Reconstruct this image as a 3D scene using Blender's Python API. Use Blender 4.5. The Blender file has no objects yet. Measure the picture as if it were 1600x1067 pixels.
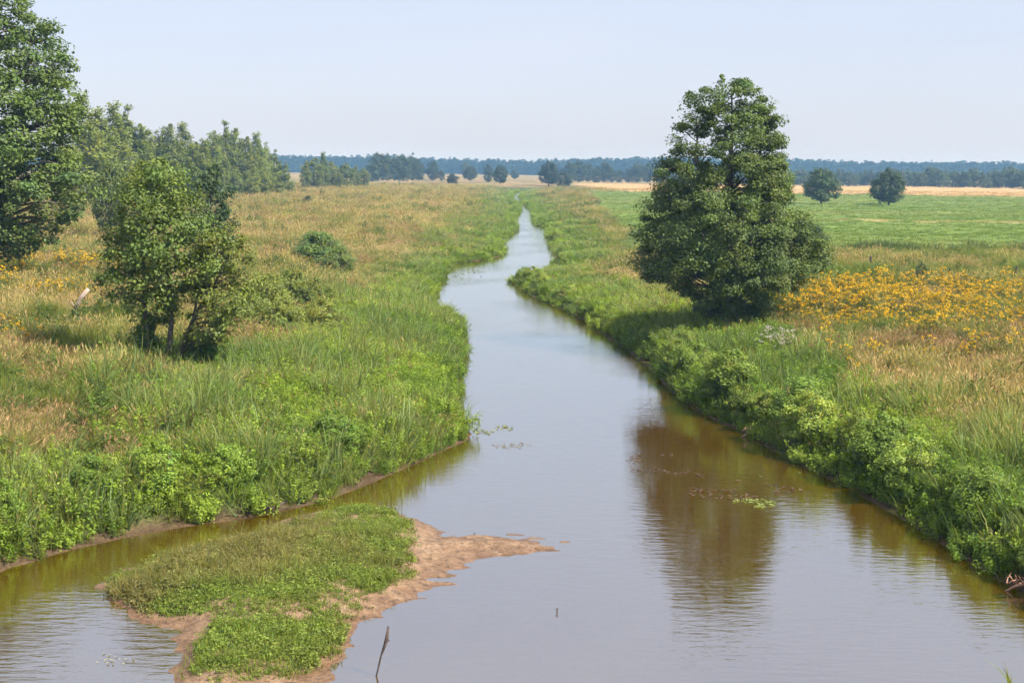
import bpy, math, random
import numpy as np
from mathutils import Matrix, Vector

# ------------------------------------------------------------------ scene, camera, sky, sun, exposure
S = bpy.context.scene
COL = S.collection
RAD = math.radians
F_PX, HORIZON, ROLL, CAM_H = 2200.0, 263.0, RAD(0.55), 8.5
PITCH = math.atan((533.5 - HORIZON) / F_PX)
cam = bpy.data.cameras.new('camera')
cam.sensor_width = 36.0
cam.lens = 36.0 * F_PX / 1600.0
cam.clip_start, cam.clip_end = 0.3, 6000.0
cam_o = bpy.data.objects.new('camera', cam)
COL.objects.link(cam_o)
CAM_M = Matrix.Rotation(math.pi / 2 - PITCH, 3, 'X') @ Matrix.Rotation(ROLL, 3, 'Z')
cam_o.matrix_world = Matrix.Translation((0, 0, CAM_H)) @ CAM_M.to_4x4()
S.camera = cam_o

SUN_DIR = Vector((0.80, -0.42, 0.0)).normalized() * math.cos(RAD(47)) + Vector((0, 0, math.sin(RAD(47))))
world = bpy.data.worlds.new('World')
S.world = world
world.use_nodes = True
wn = world.node_tree.nodes
bg = wn['Background']
sky = wn.new('ShaderNodeTexSky')
sky.sky_type = 'NISHITA'
sky.sun_disc = False
sky.sun_elevation = RAD(47)
sky.sun_rotation = math.atan2(SUN_DIR.x, SUN_DIR.y)
sky.altitude = 0.0
sky.air_density, sky.dust_density, sky.ozone_density = 1.0, 1.3, 3.5
white = wn.new('ShaderNodeMix')          # white balance of the whole sky
white.data_type, white.blend_type = 'RGBA', 'MULTIPLY'
white.inputs[0].default_value = 1.0
white.inputs[7].default_value = (1.0, 0.905, 0.985, 1)
world.node_tree.links.new(sky.outputs[0], white.inputs[6])
veil = wn.new('ShaderNodeMix')           # even milky veil of thin high cloud over the whole sky
veil.data_type = 'RGBA'
wtc, wmp, wno, wmr = (wn.new(t) for t in ('ShaderNodeTexCoord', 'ShaderNodeMapping', 'ShaderNodeTexNoise', 'ShaderNodeMapRange'))
wmp.inputs['Scale'].default_value = (1.6, 1.6, 7.0)
wno.inputs['Scale'].default_value, wno.inputs['Detail'].default_value = 2.2, 5.0
wmr.inputs[1].default_value, wmr.inputs[2].default_value = 0.3, 0.7
wmr.inputs[3].default_value, wmr.inputs[4].default_value = 0.56, 0.82
world.node_tree.links.new(wtc.outputs['Generated'], wmp.inputs[0])
world.node_tree.links.new(wmp.outputs[0], wno.inputs['Vector'])
world.node_tree.links.new(wno.outputs['Fac'], wmr.inputs[0])
world.node_tree.links.new(wmr.outputs[0], veil.inputs[0])
veil.inputs[7].default_value = (3.95, 4.25, 4.95, 1)
world.node_tree.links.new(white.outputs[2], veil.inputs[6])
world.node_tree.links.new(veil.outputs[2], bg.inputs[0])
bg.inputs[1].default_value = 0.116
sun = bpy.data.lights.new('sun', 'SUN')
sun.energy, sun.angle, sun.color = 5.0, RAD(0.6), (1.0, 0.945, 0.84)
sun_o = bpy.data.objects.new('sun', sun)
COL.objects.link(sun_o)
sun_o.rotation_euler = SUN_DIR.to_track_quat('Z', 'Y').to_euler()
S.view_settings.view_transform = 'Standard'
S.view_settings.look = 'None'
S.view_settings.exposure = 0.74
S.view_settings.gamma = 1.0
S.view_settings.use_curve_mapping = False
cy = S.cycles
cy.max_bounces, cy.diffuse_bounces, cy.glossy_bounces = 4, 2, 2
cy.use_adaptive_sampling, cy.adaptive_threshold = True, 0.03
cy.transmission_bounces, cy.transparent_max_bounces, cy.volume_bounces = 3, 6, 0
cy.use_denoising = True
cy.caustics_reflective = cy.caustics_refractive = False

# ------------------------------------------------------------------ numeric helpers
def ss(a, b, x):
    t = np.clip((np.asarray(x, float) - a) / (b - a), 0, 1)
    return t * t * (3 - 2 * t)

def hash2(ix, iy, seed):
    h = (ix.astype(np.int64) * 374761393 + iy.astype(np.int64) * 668265263 + seed * 974711) & 0x7fffffff
    h = ((h ^ (h >> 13)) * 1274126177) & 0x7fffffff
    return ((h ^ (h >> 16)) & 0xffff) / 65535.0

def vnoise(x, y, seed=0):
    x, y = np.asarray(x, float), np.asarray(y, float)
    ix, iy = np.floor(x), np.floor(y)
    fx, fy = x - ix, y - iy
    fx, fy = fx * fx * (3 - 2 * fx), fy * fy * (3 - 2 * fy)
    a, b = hash2(ix, iy, seed), hash2(ix + 1, iy, seed)
    c, d = hash2(ix, iy + 1, seed), hash2(ix + 1, iy + 1, seed)
    return (a * (1 - fx) + b * fx) * (1 - fy) + (c * (1 - fx) + d * fx) * fy

def fbm(x, y, seed=0, octaves=3):
    s, a, t = 0, 1.0, 0
    x, y = np.asarray(x, float), np.asarray(y, float)
    for k in range(octaves):
        s = s + a * vnoise(x * 2 ** k, y * 2 ** k, seed + 17 * k)
        t += a
        a *= 0.5
    return s / t

def ray(px, py):
    d = CAM_M @ Vector(((px - 800.0) / F_PX, (533.5 - py) / F_PX, -1.0))
    return d

def at_z(px, py, z=0.0):
    d = ray(px, py)
    t = (z - CAM_H) / d.z
    return np.array((d.x * t, d.y * t))

def at_y(px, py, Y):
    d = ray(px, py)
    t = Y / d.y
    return np.array((d.x * t, Y, CAM_H + d.z * t))

def smooth_line(pts, n=4):
    pts = [np.array(p, float) for p in pts]
    out = []
    for i in range(len(pts) - 1):
        p0, p1, p2, p3 = pts[max(i - 1, 0)], pts[i], pts[i + 1], pts[min(i + 2, len(pts) - 1)]
        for k in range(n):
            t = k / n
            out.append(0.5 * (2 * p1 + (p2 - p0) * t + (2 * p0 - 5 * p1 + 4 * p2 - p3) * t * t + (3 * p1 - p0 - 3 * p2 + p3) * t ** 3))
    out.append(pts[-1])
    return out

def poly_sd(x, y, poly):
    """signed distance to a closed outline, negative inside"""
    x, y = np.asarray(x, float), np.asarray(y, float)
    best = np.full(x.shape, 1e18)
    inside = np.zeros(x.shape, bool)
    n = len(poly)
    for i in range(n):
        ax, ay = poly[i]
        bx, by = poly[(i + 1) % n]
        ex, ey = bx - ax, by - ay
        wx, wy = x - ax, y - ay
        t = np.clip((wx * ex + wy * ey) / (ex * ex + ey * ey + 1e-12), 0, 1)
        dx, dy = wx - ex * t, wy - ey * t
        best = np.minimum(best, dx * dx + dy * dy)
        if abs(ey) > 1e-12:
            c = ((ay > y) != (by > y)) & (x < (bx - ax) * (y - ay) / (by - ay) + ax)
            inside ^= c
    d = np.sqrt(best)
    return np.where(inside, -d, d)

# river outline, edges read off the water line and laid out on the ground plan (metres)
LEFT_PX = [(0, 897), (60, 876), (120, 857), (230, 832), (330, 815), (420, 802), (500, 784), (570, 760), (640, 730), (700, 702), (738, 682),
           (716, 655), (722, 605), (730, 545), (722, 508), (694, 474), (670, 448), (708, 414), (764, 405), (786, 387), (781, 372),
           (806, 352), (801, 338), (811, 320), (799, 309), (803, 301), (812, 297)]
RIGHT_PX = [(1600, 948), (1540, 918), (1470, 876), (1400, 828), (1300, 768), (1205, 718), (1115, 668), (1060, 640), (1020, 606), (990, 572),
            (935, 530), (880, 492), (830, 462), (800, 440), (806, 420), (868, 396), (860, 375), (853, 352), (836, 342), (832, 324), (818, 315), (812, 305), (822, 298)]
def edge_z(px, py):
    if (px, py) in HIDDEN:
        return HIDDEN[(px, py)]
    return 0.45 if py < 400 else 0.0
HIDDEN = {(694, 474): 0.9, (670, 448): 0.9, (806, 420): 1.0, (868, 396): 1.1, (781, 372): 0.7, (801, 338): 0.7, (836, 342): 0.8, (832, 324): 0.7, (818, 315): 0.7}
left_line = [np.array((-15.0, -60.0)), np.array((-13.5, 5.0)), np.array((-12.4, 20.0))] + [at_z(*p, edge_z(*p)) for p in LEFT_PX]
right_line = [np.array((14.0, -60.0)), np.array((12.5, 5.0)), np.array((11.4, 18.0))] + [at_z(*p, edge_z(*p)) for p in RIGHT_PX]
# plants lean out over the water line, so the bank itself stands back from the outline seen
for p in left_line[3:]:
    p[0] -= 0.50 if p[1] < 90 else 0.2
for p in right_line[3:]:
    p[0] += 1.0 if p[1] < 90 else 0.35
RIVER = smooth_line(left_line) + smooth_line(right_line)[::-1]
BAR_PX = [(160, 912), (235, 882), (330, 852), (430, 822), (520, 797), (600, 796), (655, 816), (695, 838), (760, 838), (838, 846), (845, 860),
          (775, 872), (715, 892), (645, 930), (592, 962), (545, 1010), (490, 1048), (445, 1085), (300, 1090), (276, 1040), (292, 1003), (290, 978), (226, 966), (186, 944)]
BAR = smooth_line([at_z(*p) for p in BAR_PX] + [at_z(*BAR_PX[0])], 3)[:-1]

def ground_h(x, y, d=None):
    x, y = np.asarray(x, float), np.asarray(y, float)
    if d is None:
        d = poly_sd(x, y, RIVER)
    n = fbm(x * 0.12, y * 0.12, 3) - 0.5
    n2 = fbm(x * 0.9, y * 0.9, 9, 2) - 0.5
    edge = d + (fbm(x * 0.7, y * 0.7, 21, 2) - 0.5) * 0.7
    far = ss(60, 110, y)
    up = (0.75 - 0.35 * far) * ss(-0.15, 0.75, edge) + (0.5 - 0.1 * far) * ss(0.8, 5, edge) + (0.30 + 0.45 * far) * ss(4, 14, edge)
    lr = np.where(x < 0, 0.45, 0.0) * ss(8, 30, d)
    hum = fbm(x * 0.28, y * 0.28, 13, 2) - 0.5
    out = up + lr + n * 0.55 * ss(1, 9, d) + hum * 0.55 * ss(1, 6, d) + n2 * 0.12 * ss(0, 2, d)
    out = out + 0.03
    down = -0.55 * ss(0, 3.0, -d) + n2 * 0.10 * ss(0.3, 1.5, -d)
    return np.where(edge > -0.1, np.maximum(out, 0.03 + down), np.minimum(0.03 + down, 0.03))

def gh(x, y):
    return float(ground_h(np.array([x]), np.array([y]))[0])

def gp(px, py):
    z = 1.4
    for _ in range(6):
        p = at_z(px, py, z)
        z = gh(p[0], p[1])
    return float(p[0]), float(p[1]), z

# ------------------------------------------------------------------ mesh helpers
class Geo:
    def __init__(self):
        self.v, self.f, self.c, self.n = [], [], [], 0
    def add(self, v, f, c=None):
        v = np.asarray(v, float).reshape(-1, 3)
        self.v.append(v)
        self.f.extend((np.asarray(f) + self.n).tolist() if not isinstance(f, list) else [[i + self.n for i in q] for q in f])
        if c is None:
            c = np.ones((len(v), 4))
        c = np.asarray(c, float)
        if c.ndim == 1:
            c = np.tile(c, (len(v), 1))
        self.c.append(c)
        self.n += len(v)
    def mesh(self, name, mat, smooth=False):
        me = bpy.data.meshes.new(name)
        V = np.concatenate(self.v)
        me.from_pydata(V.tolist(), [], self.f)
        a = me.attributes.new('vc', 'FLOAT_COLOR', 'POINT')
        a.data.foreach_set('color', np.concatenate(self.c).astype(np.float32).ravel())
        me.materials.append(mat)
        if smooth:
            me.shade_smooth()
        return me

def link(name, data, parent=None, loc=None):
    o = bpy.data.objects.new(name, data)
    COL.objects.link(o)
    if parent is not None:
        o.parent = parent
    if loc is not None:
        o.location = loc
    return o

def tag(o, label, cat, group=None):
    o['label'] = label
    o['category'] = cat
    if group:
        o['group'] = group
    return o

def norm(a):
    return a / (np.linalg.norm(a, axis=-1, keepdims=True) + 1e-9)

def leaf_quads(P, N, size, rng, aspect=0.62, col=None, fold=0.12):
    """diamond leaves: base, side, tip, side"""
    n = len(P)
    T = rng.normal(size=(n, 3))
    T = norm(T - (T * N).sum(1, keepdims=True) * N)
    B = np.cross(N, T)
    s = np.asarray(size).reshape(-1, 1) * np.ones((n, 1))
    w = s * aspect * 0.5
    V = np.stack([P - T * s * 0.5, P + B * w + N * s * fold, P + T * s * 0.5, P - B * w + N * s * fold], 1).reshape(-1, 3)
    Fc = np.arange(4 * n).reshape(-1, 4)
    if col is None:
        col = np.ones((n, 4))
    return V, Fc, np.repeat(col, 4, 0)

def tube(pts, rad, sides=6):
    pts = np.asarray(pts, float)
    n = len(pts)
    V, Fc = [], []
    for i in range(n):
        t = pts[min(i + 1, n - 1)] - pts[max(i - 1, 0)]
        t = t / (np.linalg.norm(t) + 1e-9)
        a = np.cross(t, (0.3, 0.9, 0.2) if abs(t[2]) > 0.8 else (0, 0, 1.0))
        a = a / np.linalg.norm(a)
        b = np.cross(t, a)
        for k in range(sides):
            th = 2 * math.pi * k / sides
            V.append(pts[i] + (a * math.cos(th) + b * math.sin(th)) * rad[i])
    for i in range(n - 1):
        for k in range(sides):
            k2 = (k + 1) % sides
            Fc.append([i * sides + k, i * sides + k2, (i + 1) * sides + k2, (i + 1) * sides + k])
    Fc.append(list(range(sides))[::-1])
    Fc.append([(n - 1) * sides + k for k in range(sides)])
    return V, Fc

# ------------------------------------------------------------------ materials
def new_mat(name):
    m = bpy.data.materials.new(name)
    m.use_nodes = True
    nt = m.node_tree
    for n in list(nt.nodes):
        nt.nodes.remove(n)
    out = nt.nodes.new('ShaderNodeOutputMaterial')
    return m, nt, out

def nd(nt, typ, **kw):
    n = nt.nodes.new(typ)
    for k, v in kw.items():
        setattr(n, k, v)
    return n

def mixc(nt, fac, a, b, blend='MIX'):
    n = nt.nodes.new('ShaderNodeMix')
    n.data_type = 'RGBA'
    n.blend_type = blend
    for sock, val in ((n.inputs[0], fac), (n.inputs[6], a), (n.inputs[7], b)):
        if isinstance(val, (int, float)):
            sock.default_value = val
        elif isinstance(val, tuple):
            sock.default_value = val if len(val) == 4 else (*val, 1)
        else:
            nt.links.new(val, sock)
    return n.outputs[2]

def ramp(nt, src, stops):
    r = nt.nodes.new('ShaderNodeValToRGB')
    e = r.color_ramp.elements
    while len(e) < len(stops):
        e.new(0.5)
    for i, (p, c) in enumerate(stops):
        e[i].position = p
        e[i].color = c if len(c) == 4 else (*c, 1)
    nt.links.new(src, r.inputs[0])
    return r.outputs[0]

def noise(nt, scale, detail=3, vec=None, rough=0.55):
    n = nt.nodes.new('ShaderNodeTexNoise')
    n.inputs['Scale'].default_value = scale
    n.inputs['Detail'].default_value = detail
    n.inputs['Roughness'].default_value = rough
    if vec is not None:
        nt.links.new(vec, n.inputs['Vector'])
    return n.outputs['Fac']

def foliage_mat(name, mode, trans=0.35, gloss=0.25, rough=0.55):
    """mode 'instance': tint of each scattered plant; mode 'object': tint of each tree"""
    m, nt, out = new_mat(name)
    vc = nd(nt, 'ShaderNodeAttribute', attribute_name='vc')
    if mode == 'instance':
        t = nd(nt, 'ShaderNodeAttribute', attribute_name='tint', attribute_type='INSTANCER')
        tint = t.outputs['Color']
    else:
        oi = nd(nt, 'ShaderNodeObjectInfo')
        tint = oi.outputs['Color']
    c = mixc(nt, 1.0, vc.outputs['Color'], tint, 'MULTIPLY')
    c = mixc(nt, vc.outputs['Alpha'], vc.outputs['Color'], c)
    p = nd(nt, 'ShaderNodeBsdfPrincipled')
    nt.links.new(c, p.inputs['Base Color'])
    p.inputs['Roughness'].default_value = rough
    p.inputs['Specular IOR Level'].default_value = gloss
    tr = nd(nt, 'ShaderNodeBsdfTranslucent')
    c2 = mixc(nt, 1.0, c, (1.1, 1.15, 0.55, 1), 'MULTIPLY')
    nt.links.new(c2, tr.inputs[0])
    mx = nd(nt, 'ShaderNodeMixShader')
    mx.inputs[0].default_value = trans
    nt.links.new(p.outputs[0], mx.inputs[1])
    nt.links.new(tr.outputs[0], mx.inputs[2])
    nt.links.new(mx.outputs[0], out.inputs[0])
    return m

M_GRASS = foliage_mat('meadow_plant', 'instance', 0.42, 0.15, 0.6)
M_LEAF = foliage_mat('tree_leaf', 'object', 0.30, 0.35, 0.5)

def bark_mat(name, c1, c2, scale=9):
    m, nt, out = new_mat(name)
    tc = nd(nt, 'ShaderNodeTexCoord')
    f = noise(nt, scale, 5, tc.outputs['Object'])
    col = ramp(nt, f, [(0.35, c1), (0.65, c2)])
    p = nd(nt, 'ShaderNodeBsdfPrincipled')
    nt.links.new(col, p.inputs['Base Color'])
    p.inputs['Roughness'].default_value = 0.9
    b = nd(nt, 'ShaderNodeBump')
    b.inputs['Strength'].default_value = 0.6
    nt.links.new(f, b.inputs['Height'])
    nt.links.new(b.outputs[0], p.inputs['Normal'])
    nt.links.new(p.outputs[0], out.inputs[0])
    return m

M_BARK = bark_mat('grey_brown_bark', (0.05, 0.04, 0.03), (0.16, 0.13, 0.10))
M_BIRCH = bark_mat('pale_birch_bark', (0.25, 0.23, 0.20), (0.62, 0.60, 0.55), 3)
M_DEAD = bark_mat('bleached_dead_wood', (0.30, 0.14, 0.075), (0.62, 0.36, 0.23), 14)
M_PALE = bark_mat('pale_weathered_wood', (0.38, 0.27, 0.21), (0.60, 0.48, 0.40), 10)
M_POST = bark_mat('dark_wet_wood', (0.05, 0.035, 0.03), (0.13, 0.09, 0.07), 16)

# ground: colours of soil, turf and stubble are read from the 'vc' layer, broken up by noise
def ground_mat():
    m, nt, out = new_mat('meadow_soil')
    vc = nd(nt, 'ShaderNodeAttribute', attribute_name='vc')
    g = nd(nt, 'ShaderNodeNewGeometry')
    n1 = noise(nt, 1.7, 6, g.outputs['Position'])
    n2 = noise(nt, 0.09, 4, g.outputs['Position'])
    k = ramp(nt, n1, [(0.3, (0.55, 0.55, 0.55)), (0.7, (1.35, 1.35, 1.35))])
    k2 = ramp(nt, n2, [(0.3, (0.8, 0.86, 0.8)), (0.7, (1.2, 1.1, 1.1))])
    c = mixc(nt, 1.0, vc.outputs['Color'], k, 'MULTIPLY')
    c = mixc(nt, 1.0, c, k2, 'MULTIPLY')
    n4 = noise(nt, 11.0, 7, g.outputs['Position'], 0.7)
    c = mixc(nt, 1.0, c, ramp(nt, n4, [(0.35, (0.5, 0.5, 0.5)), (0.6, (1.2, 1.2, 1.2))]), 'MULTIPLY')
    p = nd(nt, 'ShaderNodeBsdfPrincipled')
    nt.links.new(c, p.inputs['Base Color'])
    p.inputs['Roughness'].default_value = 0.95
    p.inputs['Specular IOR Level'].default_value = 0.1
    b = nd(nt, 'ShaderNodeBump')
    b.inputs['Strength'].default_value = 0.7
    b.inputs['Distance'].default_value = 0.15
    nt.links.new(n1, b.inputs['Height'])
    nt.links.new(b.outputs[0], p.inputs['Normal'])
    nt.links.new(p.outputs[0], out.inputs[0])
    return m
M_GROUND = ground_mat()

def sand_mat():
    m, nt, out = new_mat('wet_river_sand')
    g = nd(nt, 'ShaderNodeNewGeometry')
    sep = nd(nt, 'ShaderNodeSeparateXYZ')
    nt.links.new(g.outputs['Position'], sep.inputs[0])
    n1 = noise(nt, 3.0, 7, g.outputs['Position'], 0.65)
    n2 = noise(nt, 22.0, 4, g.outputs['Position'])
    c = ramp(nt, n1, [(0.3, (0.20, 0.120, 0.065)), (0.55, (0.36, 0.235, 0.140)), (0.75, (0.48, 0.345, 0.225))])
    c = mixc(nt, n2, c, mixc(nt, 1.0, c, (0.6, 0.55, 0.5, 1), 'MULTIPLY'))
    n3 = noise(nt, 9.0, 8, g.outputs['Position'], 0.75)
    deb = ramp(nt, n3, [(0.36, (0.35, 0.33, 0.30)), (0.50, (1, 1, 1)), (0.72, (1.18, 1.14, 1.1))])
    c = mixc(nt, 1.0, c, deb, 'MULTIPLY')
    wetm = nd(nt, 'ShaderNodeMapRange')      # soaked sand next to the water is darker than dry sand
    wetm.inputs[1].default_value, wetm.inputs[2].default_value = 0.01, 0.13
    wob = nd(nt, 'ShaderNodeMath', operation='MULTIPLY_ADD')
    wob.inputs[1].default_value, wob.inputs[2].default_value = 0.12, -0.06
    nt.links.new(n1, wob.inputs[0])
    zz = nd(nt, 'ShaderNodeMath', operation='ADD')
    nt.links.new(sep.outputs[2], zz.inputs[0])
    nt.links.new(wob.outputs[0], zz.inputs[1])
    nt.links.new(zz.outputs[0], wetm.inputs[0])
    c = mixc(nt, wetm.outputs[0], mixc(nt, 1.0, c, (0.74, 0.66, 0.58, 1), 'MULTIPLY'), c)
    mr = nd(nt, 'ShaderNodeMapRange')
    mr.inputs[1].default_value, mr.inputs[2].default_value = 0.0, 0.10
    mr.inputs[3].default_value, mr.inputs[4].default_value = 0.35, 0.9
    nt.links.new(sep.outputs[2], mr.inputs[0])
    p = nd(nt, 'ShaderNodeBsdfPrincipled')
    nt.links.new(c, p.inputs['Base Color'])
    nt.links.new(mr.outputs[0], p.inputs['Roughness'])
    b = nd(nt, 'ShaderNodeBump')
    b.inputs['Strength'].default_value = 0.8
    b.inputs['Distance'].default_value = 0.04
    nt.links.new(n2, b.inputs['Height'])
    nt.links.new(b.outputs[0], p.inputs['Normal'])
    nt.links.new(p.outputs[0], out.inputs[0])
    return m
M_SAND = sand_mat()

def water_mat():
    m, nt, out = new_mat('brown_river_water')
    g = nd(nt, 'ShaderNodeNewGeometry')
    mp = nd(nt, 'ShaderNodeMapping')
    mp.inputs['Scale'].default_value = (0.8, 2.6, 1.0)
    nt.links.new(g.outputs['Position'], mp.inputs[0])
    r1 = noise(nt, 2.2, 3, mp.outputs[0])
    mp2 = nd(nt, 'ShaderNodeMapping')
    mp2.inputs['Scale'].default_value = (1.0, 0.55, 1.0)
    nt.links.new(g.outputs['Position'], mp2.inputs[0])
    r2 = noise(nt, 0.16, 4, mp2.outputs[0])
    amp = ramp(nt, r2, [(0.42, (0.28, 0.28, 0.28)), (0.60, (1, 1, 1))])
    mul = nd(nt, 'ShaderNodeMath', operation='MULTIPLY')
    nt.links.new(r1, mul.inputs[0])
    nt.links.new(amp, mul.inputs[1])
    b = nd(nt, 'ShaderNodeBump')
    b.inputs['Strength'].default_value = 0.30
    b.inputs['Distance'].default_value = 0.04
    nt.links.new(mul.outputs[0], b.inputs['Height'])
    fr = nd(nt, 'ShaderNodeFresnel')
    fr.inputs[0].default_value = 1.65
    nt.links.new(b.outputs[0], fr.inputs['Normal'])
    gl = nd(nt, 'ShaderNodeBsdfGlossy')
    gl.inputs['Roughness'].default_value = 0.02
    gl.inputs['Color'].default_value = (0.90, 0.97, 0.975, 1)
    nt.links.new(b.outputs[0], gl.inputs['Normal'])
    tr = nd(nt, 'ShaderNodeBsdfTransparent')
    tr.inputs[0].default_value = (0.82, 0.55, 0.17, 1)
    df = nd(nt, 'ShaderNodeBsdfDiffuse')
    df.inputs[0].default_value = (0.235, 0.112, 0.007, 1)
    mu = nd(nt, 'ShaderNodeMixShader')
    mu.inputs[0].default_value = 0.42
    nt.links.new(tr.outputs[0], mu.inputs[1])
    nt.links.new(df.outputs[0], mu.inputs[2])
    lift = nd(nt, 'ShaderNodeMapRange')
    lift.inputs[3].default_value, lift.inputs[4].default_value = 0.44, 1.0
    nt.links.new(fr.outputs[0], lift.inputs[0])
    mx = nd(nt, 'ShaderNodeMixShader')
    nt.links.new(lift.outputs[0], mx.inputs[0])
    nt.links.new(mu.outputs[0], mx.inputs[1])
    nt.links.new(gl.outputs[0], mx.inputs[2])
    nt.links.new(mx.outputs[0], out.inputs[0])
    return m
M_WATER = water_mat()

# ------------------------------------------------------------------ ground zones (what grows where, on the plan)
def meadow_zone(x, y):
    """1 inside the mown hay meadow right of the river"""
    n = (fbm(x * 0.03, y * 0.03, 61) - 0.5)
    e = 10 + (y - 125) * 0.03 + n * 8
    return ss(0, 4, x - e) * ss(122, 127, y + n * 6) * (1 - ss(415, 430, y + n * 20 + (x - 120) * 0.15))

def stubble_zone(x, y):
    n = (fbm(x * 0.02, y * 0.02, 67) - 0.5)
    return ss(0, 10, x - 22 + n * 20) * ss(415, 430, y + n * 20 + (x - 120) * 0.15) * (1 - ss(640, 700, y))

def flower_zone(x, y):
    n = fbm(x * 0.16, y * 0.16, 71) - 0.5
    n2 = fbm(x * 0.35, y * 0.35, 72) - 0.5
    xe = 12.5 + (y - 52) * 0.05
    z = ss(-1, 3, x - xe + n * 7) * ss(49, 56, y + n * 12 + n2 * 5 - (x - 14) * 0.15) * (1 - ss(82, 88, y + n * 14))
    return z * (0.05 + 0.52 * ss(0.0, 0.16, n2 + 0.35 * n)) * (0.35 + 0.65 * ss(54, 62, y))

def path_zone(x, y):
    cx, cy = 18.5, 65.5
    return np.exp(-(((x - cx) / 2.1) ** 2 + ((y - cy) / 1.6) ** 2) ** 2)

def left_flower_zone(x, y):
    n = fbm(x * 0.2, y * 0.2, 75) - 0.5
    return ss(0.02, 0.2, n + 0.06) * ss(6, 12, -x - 9 - (y - 40) * 0.05) * ss(32, 36, y) * (1 - ss(85, 95, y)) * 0.8

def ground_colour(x, y, d, z):
    n1 = fbm(x * 0.05, y * 0.05, 31)
    n2 = fbm(x * 0.25, y * 0.25, 37)
    tan = np.array((0.36, 0.27, 0.13))
    brown = np.array((0.24, 0.165, 0.09))
    green = np.array((0.105, 0.150, 0.035))
    lush = np.array((0.060, 0.100, 0.020))
    mud = np.array((0.10, 0.070, 0.040))
    bed = np.array((0.38, 0.19, 0.05))
    hay = np.array((0.165, 0.235, 0.05))
    stub = np.array((0.50, 0.34, 0.16))
    def mx(a, b, t):
        return a + (b - a) * t[..., None]
    c = mx(np.broadcast_to(tan, x.shape + (3,)), np.broadcast_to(brown, x.shape + (3,)), ss(0.4, 0.6, n1))
    c = mx(c, green, ss(0.5, 0.66, n2) * 0.7)
    band = ss(0.5, 0.62, fbm(x * 0.015, y * 0.06, 41))
    m = meadow_zone(x, y)
    c = mx(c, mx(np.broadcast_to(hay, c.shape), np.array((0.20, 0.24, 0.07)), band * 0.6), m)
    c = mx(c, np.broadcast_to(stub, c.shape), stubble_zone(x, y))
    line = np.exp(-((y - 198 + (x - 40) * 0.03) / 2.5) ** 2) * ss(28, 40, x)
    c = mx(c, np.array((0.42, 0.34, 0.16)) + 0 * c, line * 0.8)
    c = mx(c, np.array((0.55, 0.42, 0.27)) + 0 * c, path_zone(x, y))
    c = mx(np.broadcast_to(lush, c.shape), c, ss(2, 8 + 8 * n1, d))
    c = mx(np.broadcast_to(mud, c.shape), c, ss(0.03, 0.35, z))
    c = mx(np.broadcast_to(bed, c.shape), c, ss(-0.10, 0.02, z))
    return c

# ------------------------------------------------------------------ ground sheet
def build_ground():
    rows = np.concatenate([np.linspace(-60, 14, 30), 14 * np.exp(np.linspace(0, math.log(2450 / 14.0), 470))[1:]])
    s = np.linspace(-1, 1, 421)
    s = np.sign(s) * (0.55 * np.abs(s) + 0.45 * np.abs(s) ** 3)
    Y = np.repeat(rows[:, None], len(s), 1)
    half = 34 + np.maximum(rows, 0)[:, None] * 0.95
    X = s[None, :] * half
    d = poly_sd(X, Y, RIVER)
    Z = ground_h(X, Y, d)
    C = ground_colour(X, Y, d, Z)
    nr, nc = X.shape
    V = np.stack([X, Y, Z], -1).reshape(-1, 3)
    i = np.arange(nr * nc).reshape(nr, nc)
    Fc = np.stack([i[:-1, :-1], i[:-1, 1:], i[1:, 1:], i[1:, :-1]], -1).reshape(-1, 4)
    g = Geo()
    g.add(V, Fc, np.concatenate([C.reshape(-1, 3), np.ones((nr * nc, 1))], 1))
    o = link('ground', g.mesh('ground', M_GROUND, True))
    o['kind'] = 'structure'
    o['label'] = 'river banks, dry grassland and hay meadow'
    return o
build_ground()

def build_water():
    # a sheet that follows the channel with a margin under the banks
    g = Geo()
    L, R = smooth_line(left_line, 4), smooth_line(right_line, 4)
    ys = np.concatenate([np.linspace(-60, 20, 9), 20 * np.exp(np.linspace(0, math.log(30), 70))[1:]])
    V, Fc = [], []
    for k, yy in enumerate(ys):
        w = 18 if yy > 60 else 22
        cx = float(np.interp(yy, [p[1] for p in sorted(map(tuple, L), key=lambda q: q[1])], [p[0] for p in sorted(map(tuple, L), key=lambda q: q[1])]))
        V += [(cx - w * 0.6 - 4, yy, 0.0), (cx + w + 8, yy, 0.0)]
        if k:
            a = 2 * k
            Fc.append([a - 2, a - 1, a + 1, a])
    g.add(V, Fc)
    o = link('river_water', g.mesh('river_water', M_WATER))
    o['kind'] = 'structure'
    o['label'] = 'calm brown river reflecting the pale sky'
build_water()

def bar_h(x, y, d=None):
    if d is None:
        d = poly_sd(x, y, BAR)
    n = fbm(x * 0.8, y * 0.8, 51, 4) - 0.5
    dd = d + n * 0.9
    tip = ss(-3.2, -1.2, x)      # the eastern tongue is barely awash
    h = 0.27 * ss(0, 1.6, -dd) + 0.05 * ss(-0.15, 0.25, -dd) - 0.35 * ss(0, 1.6, dd) + (fbm(x * 3, y * 3, 53, 2) - 0.5) * 0.06
    return h * (1 - 0.45 * tip) + 0.010 * tip + (fbm(x * 1.5, y * 3.2, 57, 3) - 0.5) * 0.17 * tip

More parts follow.
